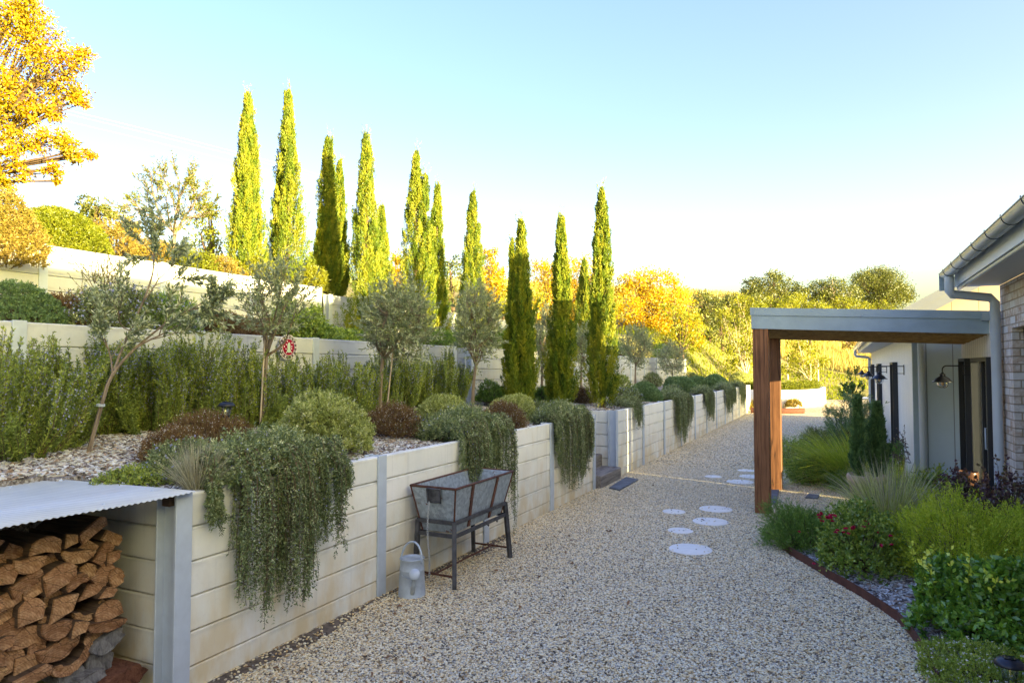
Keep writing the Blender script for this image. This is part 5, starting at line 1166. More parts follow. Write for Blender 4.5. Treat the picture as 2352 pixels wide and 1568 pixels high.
x, y, z = bed(440, -4.05); mound('flowering_shrub', x, y, z, .75, .6, .22, 62, M['trail'], 'low grey shrub with blue flowers behind the straw tuft', 'shrub', None, 1000, 16, .08, .02, .006, 'lilac', 120, .013, lump=.2)
p = gx(452, 1118, -3.50); grass_clump(p[0], p[1], 1.075, 900, .04, .33, .0045, M['tuft'], 71, 'pale straw coloured grass tuft near the zinc roof corner', (5, 62), .25)
# --- olive trees
OC = dict(nb=[4, 4, 3], ang=(22, 55), ls=(.55, .8), wob=.12, up=.25)
bx, by, bz = gx(200, 1030, -5.15); bz = bz1(bx)-.005
def loc(px, py, X): p = gx(px, py, X); return (p[0]-bx, p[1]-by, p[2]-bz)
t1, t2, t3, t4, t5 = loc(236, 920, -5.12), loc(258, 860, -5.1), loc(310, 800, -5.06), loc(390, 735, -5.0), loc(330, 690, -5.15)
cfg = dict(OC, nb=[3, 4, 3], ang=(18, 48), ls=(.6, .92), leaf_lev=1, heads=[
    (t3, unit(np.array(loc(440, 700, -4.9))-np.array(t3)), .27, .009, 3), (t4, unit(np.array(loc(480, 670, -4.8))-np.array(t4)), .25, .008, 3), (t5, unit(np.array(loc(375, 560, -5.2))-np.array(t5)), .33, .009, 3),
    (t2, unit(np.array(loc(235, 700, -5.3))-np.array(t2)), .26, .007, 3), (loc(300, 760, -5.2), unit(np.array(loc(150, 690, -5.2))-np.array(loc(300, 760, -5.2))), .24, .006, 2), (loc(330, 690, -5.2), unit(np.array(loc(395, 620, -5.1))-np.array(t5)), .22, .007, 3)])
leafy_tree('olive_tree', (bx, by, bz), [([(0, 0, -.03), t1, t2, t3, t4], .017, .008), ([t2, loc(285, 790, -5.2), t5], .011, .007)], cfg, 81, M['olive'], 'leaning young olive tree with thin open crown at the left', 'tree', 'olive trees on the raised bed', per=24, L=.055, W=.014)
b = MB(); p = gx(231, 930, -5.12); b.tube([(p[0], p[1], p[2]-.008), (p[0]+.002, p[1], p[2]+.008)], .030, 10); o = b.build('tree_tie', M['trim']); tag(o, 'pale tie around the leaning olive trunk', 'tie')
def olive(px, X, crown, hx, seed, lb, per, th, ntw=520, dep=.8):
    base = gx(px, 950, X); base = (base[0], base[1], bz1(base[0])-.01); d = depth(*base); (c0x, c0y, c1x, c1y) = crown
    zt, zb = H(px, c0y, base)-base[2], H(px, c1y, base)-base[2]; w = (c1x-c0x)*d/FOC; cx = ((c0x+c1x)/2-px)*d/FOC
    round_tree(base, (cx*math.cos(PHI), cx*math.sin(PHI), (zt+zb)/2), (w*.46*dep, w*.46, (zt-zb)*.44), th, hx, seed, M['olive'], lb, 'olive trees on the raised bed', ntw, per)
olive(606, -5.35, (535, 590, 722, 800), .0, 82, 'slim olive tree with wispy top and staked trunk, second from the left', 20, .80, 260)
olive(872, -5.2, (812, 632, 1010, 850), .03, 83, 'olive tree with full round grey green head, before the sunlit cypress', 25, .85, 600)
olive(1085, -5.1, (1030, 640, 1165, 850), .05, 84, 'olive tree with round head beside the upper steps', 25, .75, 520)
olive(1460, -5.3, (1415, 740, 1510, 860), .0, 85, 'distant olive tree just right of the tallest dark cypress', 24, .8, 480)
olive(1545, -5.3, (1500, 780, 1590, 875), .0, 86, 'farthest olive tree before the bright yellow trees', 24, .7, 480)
olive(1245, -5.5, (1215, 690, 1290, 880), .0, 87, 'olive tree half hidden between the left and middle dark cypresses', 22, .9, 340)
olive(1335, -5.4, (1308, 740, 1375, 870), .0, 88, 'olive tree half hidden between the middle and right dark cypresses', 22, .8, 300)
for px, X, lb in ((597, -5.35, 'thin timber stake beside the second olive trunk'), (885, -5.15, 'leaning thin timber stake beside the third olive trunk')):
    p = gx(px, 960, X); b = MB(); b.tube([(0, 0, -.05), (.03 if px < 700 else .10, .02, .92)], .010, 6); o = b.build('tree_stake', M['palebark']); o.location = (p[0], p[1], bz1(p[0])); tag(o, lb, 'stake', 'tree stakes on the raised bed')
# --- bed 2 (above the middle wall)
def bed2(px, X): p = gx(px, 760, X); return p[0], p[1], 2.18
x, y, z = bed2(40, -7.0); mound('round_shrub', x, y, z, 1.05, 1.0, .52, 131, M['west2'], 'grey green mound above the middle wall at the left edge', 'shrub', None, 1800, 16, .06, .02, .008, lump=.15)
for i, (px, X, w, h, mt, fl, nf, lb) in enumerate(((150, -7.1, .8, .40, 'brownm', 'lilac', 90, 'dry wiry bush right of the grey green mound'), (265, -6.7, 1.0, .45, 'trail', 'lilac', 420, 'catmint shrub with many lilac flowers above the middle wall'), (380, -6.6, 1.1, .42, 'jun', 'lilac', 240, 'dark shrub with lilac flowers above the middle wall behind the leaning olive'),
        (500, -6.7, .9, .30, 'brownm', None, 0, 'low reddish brown shrub above the middle wall'), (690, -6.75, 1.15, .50, 'rosel', None, 0, 'dense green shrub right above the red plate'), (990, -6.8, 1.6, .40, 'jun', None, 0, 'dark green shrub above the middle wall behind the round olive'), (600, -7.0, .9, .28, 'brownm', None, 0, 'small dry shrub between the two left olives above the wall'), (1060, -7.6, 1.2, .45, 'rosel', None, 0, 'green shrub beside the upper steps'), (790, -7.4, .6, .3, 'rosel', None, 0, 'small leafy shrub at the foot of the broad cypress'))):
    x, y, z = bed2(px, X); mound('flowering_shrub' if fl else 'garden_shrub', x, y, z, w, .9, h, 140+i, M[mt], lb, 'shrub', 'shrubs above the middle wall', 900, 16, .12, .028 if mt != 'rosel' else .035, .008 if mt != 'rosel' else .018, fl, nf, .02, lump=.25)
x, y, z = bed2(243, -7.6); leafy_tree('spiky_shrub', (x, y, z), [([(0, 0, 0), (0, 0, .2)], .012, .01)], dict(nb=[3, 3], ang=(15, 45), ls=(.6, .9), wob=.1, up=.2, heads=[((0, 0, .15), (.2*math.cos(a), .2*math.sin(a), .5), .38, .007, 2) for a in (0, 1, 2, 3, 4, 5)]), 151, M['hedgeg'], 'spiky yellow green shrub before the top wall', 'shrub', per=26, L=.03, W=.006, bark='stem')
rng = np.random.default_rng(5)
for i, (px, X, w, h, lb) in enumerate(((1250, -6.6, 1.0, .5, 'dark shrub behind the left and middle dark cypresses'), (1150, -6.3, .8, .42, 'dark trailing shrub right of the upper steps'), (1420, -6.5, 1.4, .6, 'green shrub right behind the tallest dark cypress on the middle wall'), (1520, -6.6, 1.8, .7, 'shrub near the far end of the middle wall'))):
    x, y, z = bed2(px, X); mound('garden_shrub', x, y, z, w, .9, h, 160+i, M['jun'], lb, 'shrub', 'shrubs above the middle wall', 700, 16, .12, .03, .010, lump=.25)
for i, (px, X, w, h, mt, lb) in enumerate(((1130, -5.6, .6, .35, 'jun', 'low dark shrub at the foot of the upper steps'), (1420, -5.2, .8, .5, 'ros', 'upright green shrub left of the blue green ball shrub'), (1500, -5.5, .9, .45, 'trail', 'grey shrub under the farthest olive trees'), (1245, -4.9, .5, .3, 'jun', 'small dark shrub between the left and middle dark cypresses'), (1590, -5.3, 1.2, .5, 'trail', 'silvery shrub near the far end of the raised bed'))):
    x, y, z = bed(px, X); mound('garden_shrub', x, y, z, w, .7, h, 170+i, M[mt], lb, 'shrub', None, 700, 16, .1, .026, .008, lump=.25)
# --- above the top wall
def top(px, py, X): p = gx(px, py, X); return p[0], p[1], 3.42
x, y, z = top(135, 560, -10.1); mound('clipped_hedge', x, y, z, 1.75, 1.2, .78, 181, M['hedgeg'], 'big smooth clipped hedge dome above the top wall at the left', 'hedge', None, 4200, 14, .07, .035, .012, lump=.06)
x, y, z = top(18, 560, -9.4); mound('flowering_shrub', x, y, z-.35, .75, .7, .95, 182, M['pinkish'], 'pink and orange leafed shrub at the left edge above the top wall', 'shrub', None, 1500, 16, .14, .032, .012, lump=.25)
for i, (px, X, w, h, mt, lb) in enumerate(((270, -10.3, 1.1, .75, 'pinkish', 'pinkish dry shrub right of the clipped hedge dome'), (345, -10.4, 1.0, .55, 'pinkish', 'small pale shrub below the wispy willow'), (430, -10.2, 1.2, .42, 'hedgeg', 'low yellow green shrub on the edge of the top wall'), (500, -10.1, 1.0, .35, 'pinkish', 'low pinkish shrub left of the leftmost cypress'), (600, -9.9, .9, .45, 'lime', 'bright low shrub between the two leftmost cypresses'), (705, -9.9, .8, .5, 'lime', 'bright shrub between the second and third cypresses'))):
    x, y, z = top(px, 600, X); mound('garden_shrub', x, y, z, w, 1.0, h, 185+i, M[mt], lb, 'shrub', 'shrubs above the top wall', 1000, 14, .14, .036, .011, lump=.25)
x, y, z = top(396, 600, -11.2); z = float(ground_z(np.array(x), np.array(y))); hz = H(396, 372, (x, y, z))-z
leafy_tree('willow_tree', (x, y, z), [([(0, 0, -.1), (.03, 0, hz*.25), (.0, .05, hz*.42)], .045, .03)], dict(nb=[4, 3, 3], ang=(18, 50), ls=(.6, .85), wob=.13, up=.15, heads=[((0, .03, hz*.38), (.7*math.cos(a), .7*math.sin(a), .75), hz*.24, .018, 3) for a in np.linspace(0, 2*PI, 8)[:-1]]+[((0, .05, hz*.42), (0, 0, 1), hz*.26, .02, 3)]), 191, M['hedgeg'], 'wispy yellow green willow like tree left of the tall cypresses', 'tree', per=20, L=.075, W=.014, bark='trunk')
def ftree(px, d, ytop, ybase_or_none, blobs_px, mat, seed, lb, name='autumn_tree', leaf=.14, per=520, bark='trunkd', tr=.12, th=None, hollow=.35):
    """blobs_px: (px,py,r px) in picture, given depth variation, turned into real crown blobs round the trunk at depth d"""
    x, y, _ = gd(px, 800, d); z = float(ground_z(np.array(x), np.array(y))); rng = np.random.default_rng(seed); bl = []
    for bx_, by_, br in blobs_px:
        for s in (-1, 1) if len(blobs_px) < 12 else (0,):
            q = gd(bx_, by_, d+s*br*d/FOC*.6+rng.normal()*br*d/FOC*.3); bl.append((q[0]-x, q[1]-y, q[2]-z, br*d/FOC))
    zs = min(b[2]-b[3]*.4 for b in bl); return far_tree(name, (x, y, z), bl, max(.4, th if th else zs), seed, mat, lb, leaf=leaf, per=per, bark=bark, tr=tr, hollow=hollow)
ftree(-130, 11.2, 0, 0, [(20,45,70),(85,85,52),(125,140,52),(185,138,30),(150,205,48),(185,230,20),(60,190,62),(15,250,62),(90,265,46),(120,325,40),(170,350,34),(205,358,14),(45,335,50),(125,390,22),(30,395,38),(5,420,26),(132,415,9),(-80,60,110),(-90,220,110),(-80,370,80),(-180,150,130),(-180,300,110),(70,20,40)], M['orange'], 201, 'big orange and gold autumn tree reaching in at the top left corner', leaf=.066, per=700, tr=.11, th=1.6, hollow=.2)
ftree(485, 19, 0, 0, [(470,520,38),(500,560,38),(450,570,30),(510,600,30),(480,480,20)], M['hedgeg'], 202, 'yellow weeping tree left of the leftmost cypress', leaf=.09, per=420)
ftree(212, 26, 0, 0, [(200,470,24),(225,480,26),(250,490,16),(215,500,22)], M['gum'], 203, 'small round distant tree behind the clipped hedge dome', leaf=.13)
ftree(300, 27, 0, 0, [(285,520,16),(305,525,14)], M['gum'], 204, 'tiny distant green tree left of the wispy willow', leaf=.13)
ftree(690, 24, 0, 0, [(690,600,26),(700,640,26),(660,640,26),(600,640,30)], M['lime'], 205, 'bright shrubby tree low between the second and third cypresses', leaf=.11)
ftree(915, 30, 0, 0, [(905,610,30),(925,640,30),(890,650,30)], M['orange'], 206, 'orange tree peeping out left of the sunlit twin cypresses', leaf=.13)
ftree(1040, 32, 0, 0, [(1035,610,30),(1045,650,34),(1030,690,30)], M['gum'], 207, 'thin tree right of the twin cypresses', leaf=.13, per=260)
ftree(1120, 34, 0, 0, [(1118,585,26),(1130,620,30),(1140,660,36),(1110,650,36)], M['orange'], 208, 'deep orange autumn tree beside the sunlit cypress', leaf=.14)
ftree(1155, 40, 0, 0, [(1155,650,30),(1165,690,36),(1130,700,36),(1210,690,40)], M['lime'], 209, 'yellow green tree left of the left dark cypress', leaf=.15)
ftree(1275, 42, 0, 0, [(1250,620,32),(1275,640,40),(1250,670,40),(1290,690,46),(1240,720,40),(1330,620,40),(1345,660,44),(1330,710,40)], M['yellow'], 210, 'golden yellow tree behind the left and middle dark cypresses', leaf=.16)
ftree(1490, 40, 0, 0, [(1445,660,36),(1480,650,40),(1515,655,40),(1550,690,42),(1440,710,44),(1490,710,50),(1540,735,48),(1470,760,46),(1520,775,42),(1580,740,34),(1600,775,24)], M['yellow'], 211, 'large round golden autumn tree in the middle distance', leaf=.17, per=620)
ftree(1415, 46, 0, 0, [(1405,700,34),(1415,740,40),(1400,780,40)], M['lime'], 212, 'yellow green tree right behind the tallest dark cypress', leaf=.16)
ftree(1565, 34, 0, 0, [(1545,710,30),(1580,730,32),(1560,770,34),(1595,790,24),(1530,780,30)], M['lime'], 213, 'leafy yellow green tree in front of the golden tree', leaf=.13, per=420)
ftree(1712, 34, 0, 0, [(1700,700,28),(1730,720,32),(1690,750,34),(1735,770,36),(1700,800,36),(1745,815,32),(1690,840,22),(1660,730,22)], M['lime'], 214, 'young green tree with pale trunk left of the pergola post', leaf=.13, per=460, bark='palebark', tr=.07)
ftree(1658, 44, 0, 0, [(1650,700,18),(1655,730,24),(1650,765,26),(1670,690,12)], M['gum'], 215, 'slender green tree between the golden tree and the young green tree', leaf=.15)
ftree(1858, 36, 0, 0, [(1830,775,28),(1860,790,32),(1840,820,32),(1880,835,26),(1815,840,26),(1850,850,24)], M['lime'], 216, 'young bright tree seen under the pergola right of its post', leaf=.13, per=460, bark='palebark', tr=.07)
ftree(1780, 74, 0, 0, [(1730,660,26),(1770,650,30),(1810,665,30),(1840,680,24),(1750,690,34),(1800,700,36),(1720,700,24)], M['gum'], 217, 'open gum tree above the left end of the pergola roof', 'gum_tree', leaf=.22, bark='trunkd', tr=.25, per=900)
ftree(1912, 74, 0, 0, [(1880,665,24),(1915,660,28),(1950,680,28),(1890,695,30),(1930,700,30)], M['gum'], 218, 'gum tree behind the pergola roof with pale trunk below', 'gum_tree', leaf=.22, bark='palebark', tr=.32, th=5, per=900)
ftree(2015, 84, 0, 0, [(1985,650,32),(2015,640,34),(2045,650,34),(2070,675,28),(2000,680,36),(2040,690,36)], M['gum'], 219, 'dense dark round tree right of the gum trees', 'gum_tree', leaf=.2, per=1300, tr=.25)
ftree(1965, 58, 0, 0, [(1945,785,16),(1965,780,18),(1985,785,16),(1975,800,12)], M['pinkish'], 220, 'small dry tree under the pergola near the far gutter', leaf=.16, per=200, bark='palebark', tr=.12)
for i, (px, d, py, r, mt, lb) in enumerate(((1620, 60, 745, 34, 'pinkish', 'pale bush on the hillside between the trees'), (1850, 95, 790, 30, 'gum', 'shaded bush on the far hillside under the pergola'), (1930, 95, 795, 26, 'gum', 'darker bush on the far hillside right of the pale trunk'), (1590, 52, 830, 28, 'pinkish', 'dry feathery bush beyond the far olives'), (1630, 44, 850, 20, 'lime', 'low bright bush before the grassy slope'), (1540, 46, 850, 26, 'pinkish', 'pale bush behind the farthest olive'), (1480, 52, 800, 34, 'lime', 'bright bush below the golden tree'), (1300, 50, 760, 40, 'lime', 'bright bush behind the dark cypress group'), (1180, 46, 740, 36, 'lime', 'bright bush left of the left dark cypress'), (980, 40, 690, 30, 'lime', 'bright bush behind the round olive'), (860, 36, 660, 24, 'yellow', 'golden bush right behind the broad fourth cypress'))):
    ftree(px, d, 0, 0, [(px, py, r), (px+r*.8, py+r*.4, r*.8), (px-r*.8, py+r*.4, r*.8)], M[mt], 230+i, lb, 'wild_bush', leaf=.15, per=380, tr=.06, th=.3)
ftree(1622, 50, 0, 0, [(1610,690,26),(1640,705,30),(1615,730,30),(1650,750,30),(1625,780,26)], M['gum'], 251, 'green gum sapling right beside the large golden tree', 'gum_tree', leaf=.16, per=700)
ftree(1690, 56, 0, 0, [(1680,690,22),(1705,700,26),(1735,690,26),(1715,730,30),(1745,725,28),(1680,735,26)], M['gum'], 252, 'broad green tree behind the young tree left of the pergola', 'gum_tree', leaf=.17, per=700)
ftree(1780, 48, 0, 0, [(1770,700,26),(1800,720,30),(1765,740,28),(1820,700,26),(1790,760,26)], M['lime'], 253, 'yellow green tree rising just behind the pergola corner', leaf=.15, per=600)
ftree(1860, 60, 0, 0, [(1845,695,26),(1880,700,26),(1860,725,26),(1905,720,24)], M['lime'], 254, 'yellow green tree behind the middle of the pergola roof', leaf=.17, per=600)
ftree(1950, 66, 0, 0, [(1935,700,24),(1965,705,24),(1990,715,22),(2030,715,26)], M['lime'], 255, 'low yellow green tree under the dense round tree', leaf=.18, per=600)
# hedge in the planter
rng = np.random.default_rng(61); F = Fol(); ap = np.array(arc, float); cum = np.r_[0, np.cumsum(np.linalg.norm(np.diff(ap, axis=0), axis=1))]
hb = place('planter_hedge', -2.2, 36, .7, 'clipped green hedge growing inside the curved white planter', 'hedge'); n = 2600
u = rng.uniform(cum[0], cum[-2], n); P = np.stack([np.interp(u, cum, ap[:, 0]), np.interp(u, cum, ap[:, 1])], -1); cen = np.array([-2.6, 38.5]); P += (cen-P)/np.linalg.norm(cen-P, axis=1, keepdims=True)*rng.uniform(.2, .9, (n, 1))
B = np.stack([P[:, 0]+2.2, P[:, 1]-36, rng.uniform(0, .42, n)], -1); q = shoots(rng, B, unit(rng.normal(size=(n, 3))+[0, 0, .8]), np.full(n, .12), 12, .06, .03); quadmesh('foliage', q, rng.random(len(q)), M['hedgeg'], hb)
for i, (px, d, lb) in enumerate(((1735, 29, 'small lit plant behind the rusty planter edge left of the post'), (1822, 31.3, 'low reddish plant behind the rusty planter edge right of the post'))):
    x, y, _ = gd(px, 940, d); mound('garden_plant', x, y, .05, .9, .6, .35, 240+i, M['pinkish'], lb, 'plant', None, 260, 14, .14, .05, .02, lump=.3)
# dry grass and lawn on the bank
def grass_field(name, xr, yr, n, L, W, mat, seed, cond=None):
    rng = np.random.default_rng(seed); x = rng.uniform(*xr, n); y = rng.uniform(*yr, n)
    if cond is not None: k = cond(x, y); x, y = x[k], y[k]
    n = len(x); z = ground_z(x, y)-.02; q, r = blades(rng, n, .01, L, W, (3, 35), .3, seg=3); q = q.reshape(n, 2, 4, 3)+np.stack([x, y, z], -1)[:, None, None, :]
    o = quadmesh(name, q.reshape(-1, 4, 3), r, mat); tag(o, kind='stuff'); return o
grass_field('dry_grass', (-9, 26), (52, 84), 26000, 1.1, .07, M['drygrass'], 301, lambda x, y: (y > 57-.3*x))
grass_field('lawn_grass', (-11, 16), (34, 60), 26000, .22, .06, M['lawn'], 302, lambda x, y: ((y < 56-.3*x) & ~((x > -5) & (y < 44+.3*x)) & ~((x > .5) & (y < 51.5))))
grass_field('hill_grass', (-60, 20), (70, 125), 15000, .8, .14, M['drygrass'], 303)
# ================================================================== RIGHT GARDEN BED
def rb(px, py): p = gz(px, py); return p[0], p[1], .0
x, y, z = rb(1815, 1262); mound('spreading_conifer', x+.12, y+.15, z, .95, .8, .36, 401, M['jun'], 'dark green spreading mound at the bed corner beside the pergola post', 'shrub', None, 1500, 18, .15, .032, .004, ang=35, lump=.3)
x, y, z = rb(1965, 1320); mound('rose_bush', x+.05, y+.15, z, .95, .8, .52, 402, M['rosel'], 'low rose bush with small crimson flowers', 'rose bush', None, 1000, 11, .12, .026, .016, None, 0, wide=.5, lump=.25); RX0 = (x+.05, y+.15)
rroot = bpy.data.objects['rose_bush']; rng = np.random.default_rng(12); Q = []
for px, py, k in ((1900,1185,7),(1912,1188,5),(1890,1190,4),(1962,1205,3),(1975,1208,3),(1985,1200,2),(1950,1215,3),(1920,1217,2),(1945,1222,2),(2020,1225,3),(2035,1245,5),(2045,1250,3),(2028,1248,3),(1837,1228,1),(2005,1332,2),(1872,1298,1),(1950,1205,1),(2038,1232,1)):
    for j in range(k):
        c = np.array(gd(px+rng.normal()*6, py+rng.normal()*5, 6.05+rng.normal()*.1))-np.array([RX0[0], RX0[1], 0]); n = 9; a = rng.uniform(0, 2*PI, n); V = np.stack([np.cos(a), np.sin(a), rng.uniform(.2, 1.4, n)], -1)-np.array([0, .35, 0]); Q.append(leaves(rng, np.repeat(c[None], n, 0), V, .020, .019, .3, .65))
Q = np.concatenate(Q); quadmesh('flowers', Q, rng.random(len(Q)), M['redf'], rroot)
x, y, z = rb(2045, 1238); grass_clump(x, y, z, 2300, .17, .84, .0078, M['grassB'], 403, 'large pale fountain grass clump in front of the terracotta pot', (8, 78), .75, 'ornamental grass clumps in the house bed', M['tuft'])
x, y, z = rb(1905, 1105); grass_clump(x+.25, y-.2, z, 2300, .2, 1.0, .0095, M['grassA'], 404, 'green gold grass clump arching over the gravel beyond the pergola', (10, 80), .85, 'ornamental grass clumps in the house bed', bias=(-.35, -.1))
x, y, z = rb(2085, 1150); grass_clump(x, y, z, 700, .12, .62, .005, M['grassA'], 405, 'smaller green grass clump right of the terracotta pot', (5, 60), .5, 'ornamental grass clumps in the house bed')
x, y, z = rb(2215, 1345); mound('golden_shrub', x, y+.1, z, 1.25, 1.1, .62, 406, M['coleo'], 'golden green feathery shrub near the brick wall', 'shrub', None, 2300, 28, .18, .021, .0045, ang=36, lump=.3)
x, y, z = rb(2330, 1340); mound('golden_shrub', x+.1, y, z, .9, .9, .66, 416, M['coleo'], 'golden green feathery shrub cut by the right edge', 'shrub', None, 1500, 28, .18, .021, .0045, ang=36, lump=.3)
x, y, z = rb(2240, 1462); root = mound('glossy_shrub', x+.14, y+.04, z, 1.25, 1.1, .50, 407, M['glossy'], 'dark glossy leaved creeper with lime new shoots beside the steel edging', 'shrub', None, 1500, 9, .10, .044, .021, wide=.5, ang=60, lump=.25, rng_hi=.72)
rng = np.random.default_rng(77); PL = np.array([[[a, b_, .3], [a*1.15, b_*1.15, .48], [a*1.3+.04, b_*1.3, .56+c]] for a, b_, c in rng.uniform(-.5, .5, (34, 3))*[1, 1, .25]]); PLs = bez(rng, PL, 6)
q = along(rng, PLs, 7, .042, .022, 55, 15, skip=.4); quadmesh('new_shoots', q, .85+.15*rng.random(len(q)), M['glossy'], root); q = stems_q(PLs, .003, .0015); quadmesh('stems', q, np.zeros(len(q)), M['ground'], root)
x, y, z = rb(2250, 1570); mound('flower_groundcover', x+.05, y+.02, z, .9, .85, .17, 408, M['ground'], 'lime green groundcover dotted with tiny white flowers at the lower right', 'groundcover', None, 1700, 16, .06, .014, .005, 'whitef', 420, .011, lump=.2)
mound('flower_groundcover', 1.05, 4.35, z, .9, .8, .2, 418, M['ground'], 'lime green flowering groundcover around the black solar light', 'groundcover', None, 1500, 16, .06, .014, .005, 'whitef', 420, .011, lump=.2)
x, y, z = rb(2190, 1195); mound('purple_shrub', x+.1, y-.5, z, 1.0, .8, .58, 409, M['purple'], 'dark purple leaved shrub before the brick corner', 'shrub', None, 330, 11, .22, .034, .022, lump=.35)
x, y, z = rb(2290, 1215); mound('purple_shrub', x-.05, y-.9, z, .6, .5, .58, 419, M['purple'], 'dark purple leaved shrub against the brick wall at the right', 'shrub', None, 220, 11, .26, .034, .022, lump=.35)
x, y, z = rb(2130, 1190); mound('leafy_shrub', x, y-.35, z, .95, .8, .52, 410, M['rosel'], 'green leafy shrub between the fountain grass and the purple shrub', 'shrub', None, 620, 9, .2, .042, .018, lump=.35)
x, y, z = rb(2100, 1120); leafy_tree('twiggy_shrub', (x+.15, y, z), [([(0, 0, 0), (0, 0, .25)], .012, .01)], dict(nb=[3, 3], ang=(15, 50), ls=(.6, .9), wob=.1, up=.05, heads=[((0, 0, .2), (.6*math.cos(a), .6*math.sin(a), .55), .34, .006, 2) for a in (0, .8, 1.7, 2.6, 3.4, 4.3, 5.2)]), 411, M['purple'], 'open twiggy shrub with reddish leaves before the downpipe', 'shrub', per=20, L=.028, W=.015, bark='stem')
# conifers in the pot and the shrubs behind
def conifer(px, d, ytop, R, seed, lb, zb=.48):
    x, y, _ = gd(px, 1000, d); h = CAM_H+(845-ytop)*d/FOC-zb; root = place('small_conifer', x, y, zb, lb, 'conifer', 'small conifers by the terracotta pot'); q, r = cypress_mesh(h, R, seed, .55); quadmesh('crown', q*[1, 1, 1], r, M['conif'], root)
    b = MB(); b.tube([(0, 0, -.05), (0, 0, h*.9)], [.014, .005], 6); b.build('trunk', M['trunkd'], root)
conifer(1971, 8.25, 915, .042, 431, 'thin dark conifer in the terracotta pot'); conifer(2015, 8.4, 930, .085, 432, 'wider blue green conifer in the terracotta pot')
for i, (px, py, w, h, mt, lb) in enumerate(((1945, 1030, 1.7, 1.05, 'west2', 'big feathery blue green shrub beside the weatherboard wall'), (2010, 1000, .9, .8, 'west2', 'blue green shrub against the weatherboard wall behind the conifers'))):
    x, y, z = rb(px, py); mound('feathery_shrub', x, y, z, w, 1.1, h, 440+i, M[mt], lb, 'shrub', 'shrubs along the weatherboard wall', 1500, 20, .2, .034, .007, lump=.3)
x, y, z = rb(1945, 1015); leafy_tree('tall_shrub', (x+.1, y, z), [([(0, 0, 0), (0, 0, .9)], .025, .015)], dict(nb=[3, 3], ang=(15, 40), ls=(.55, .8), wob=.08, up=.4, heads=[((0, 0, .85), (.4*math.cos(a), .4*math.sin(a), .9), .32, .010, 2) for a in (0, 1.2, 2.5, 3.7, 5)]+[((0, 0, .9), (0, 0, 1), .45, .012, 2)]), 451, M['jun'], 'tall dark leaved shrub rising above the feathery shrub', 'shrub', per=22, L=.075, W=.026, bark='stem')
for i, (px, py, w, h, mt, fl, lb) in enumerate(((1815, 1075, .9, .5, 'rosel', 'whitef', 'white flowered loose shrub just right of the pergola posts'), (1865, 1030, 1.0, .45, 'trail', 'whitef', 'pale loose shrub along the gravel edge beyond the pergola'), (1850, 1108, .9, .34, 'jun', None, 'low dark shrub spilling on the gravel under the gold grass'), (1960, 1020, .6, .5, 'coleo', None, 'small lime shrub before the feathery blue green shrub'), (1960, 1130, .7, .25, 'jun', None, 'low dark plant at the foot of the terracotta pot'), (2060, 1090, .7, .6, 'jun', None, 'dark shrub against the wing corner behind the pot'))):
    x, y, z = rb(px, py); mound('loose_shrub', x+.1, y, z, w, .75, h, 460+i, M[mt], lb, 'shrub', 'loose shrubs in the house bed', 700, 16, .16, .026, .008, fl, 120 if fl else 0, .014, lump=.3)
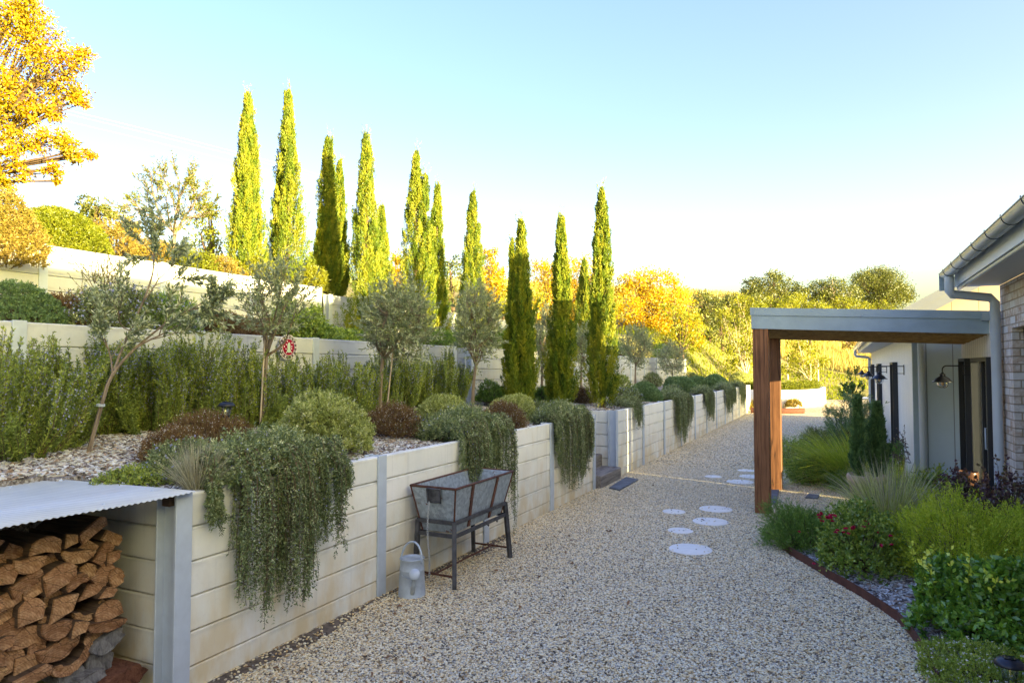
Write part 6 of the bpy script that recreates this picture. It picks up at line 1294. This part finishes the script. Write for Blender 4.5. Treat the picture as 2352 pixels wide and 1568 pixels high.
# ================================================================== LIGHT, SKY, CAMERA
HEAD, ELEV = 71.5, 6.0     # sun stands HEAD+... to the right and behind the camera
a = math.radians(180-HEAD)                  # clockwise from +Y
sd = Vector((math.sin(a)*math.cos(math.radians(ELEV)), math.cos(a)*math.cos(math.radians(ELEV)), math.sin(math.radians(ELEV))))
sun = bpy.data.lights.new('sun', 'SUN'); sun.energy = 3.2; sun.angle = math.radians(.5); sun.color = (1, .78, .40)
so = bpy.data.objects.new('sun', sun); COL.objects.link(so); so.rotation_euler = sd.to_track_quat('Z', 'Y').to_euler(); so.location = (30, -30, 30)
w = bpy.data.worlds.new('World'); SC.world = w; w.use_nodes = True; nt = w.node_tree
bg = nt.nodes['Background']; sky = nt.nodes.new('ShaderNodeTexSky'); sky.sky_type = 'NISHITA'; sky.sun_disc = False
sky.sun_elevation = math.radians(ELEV); sky.sun_rotation = a; sky.air_density = 1.0; sky.dust_density = 14.0; sky.ozone_density = 1.2; sky.altitude = 400
gm = nt.nodes.new('ShaderNodeGamma'); gm.inputs[1].default_value = .75; hs = nt.nodes.new('ShaderNodeHueSaturation'); hs.inputs['Saturation'].default_value = 1.6; hs.inputs['Hue'].default_value = .537
nt.links.new(sky.outputs[0], gm.inputs[0]); nt.links.new(gm.outputs[0], hs.inputs['Color']); # pale haze low in the sky all round the horizon
tc = nt.nodes.new('ShaderNodeTexCoord'); sx = nt.nodes.new('ShaderNodeSeparateXYZ'); nt.links.new(tc.outputs['Generated'], sx.inputs[0])
mr = nt.nodes.new('ShaderNodeMapRange'); mr.inputs['From Min'].default_value = -.02; mr.inputs['From Max'].default_value = .36; mr.inputs['To Min'].default_value = 1; mr.inputs['To Max'].default_value = 0; mr.interpolation_type = 'SMOOTHSTEP'
nt.links.new(sx.outputs[2], mr.inputs[0]); hz = nt.nodes.new('ShaderNodeMix'); hz.data_type = 'RGBA'; hz.blend_type = 'ADD'; hz.inputs[7].default_value = (.25, .20, .13, 1)
nt.links.new(mr.outputs[0], hz.inputs[0]); nt.links.new(hs.outputs[0], hz.inputs[6]); nt.links.new(hz.outputs[2], bg.inputs['Color']); bg.inputs['Strength'].default_value = .15
cam = bpy.data.cameras.new('camera'); cam.lens = FOC/2352*36; cam.sensor_width = 36; cam.clip_start = .05; cam.clip_end = 3000
co = bpy.data.objects.new('camera', cam); COL.objects.link(co); co.location = (0, 0, CAM_H); co.rotation_euler = (PI/2+PIT, 0, PHI); SC.camera = co
SC.view_settings.view_transform = 'Standard'; SC.view_settings.look = 'None'; SC.view_settings.gamma = 1.0; SC.view_settings.exposure = 3.25
SC.cycles.max_bounces = 8; SC.cycles.diffuse_bounces = 4; SC.cycles.transparent_max_bounces = 12; SC.cycles.use_denoising = True
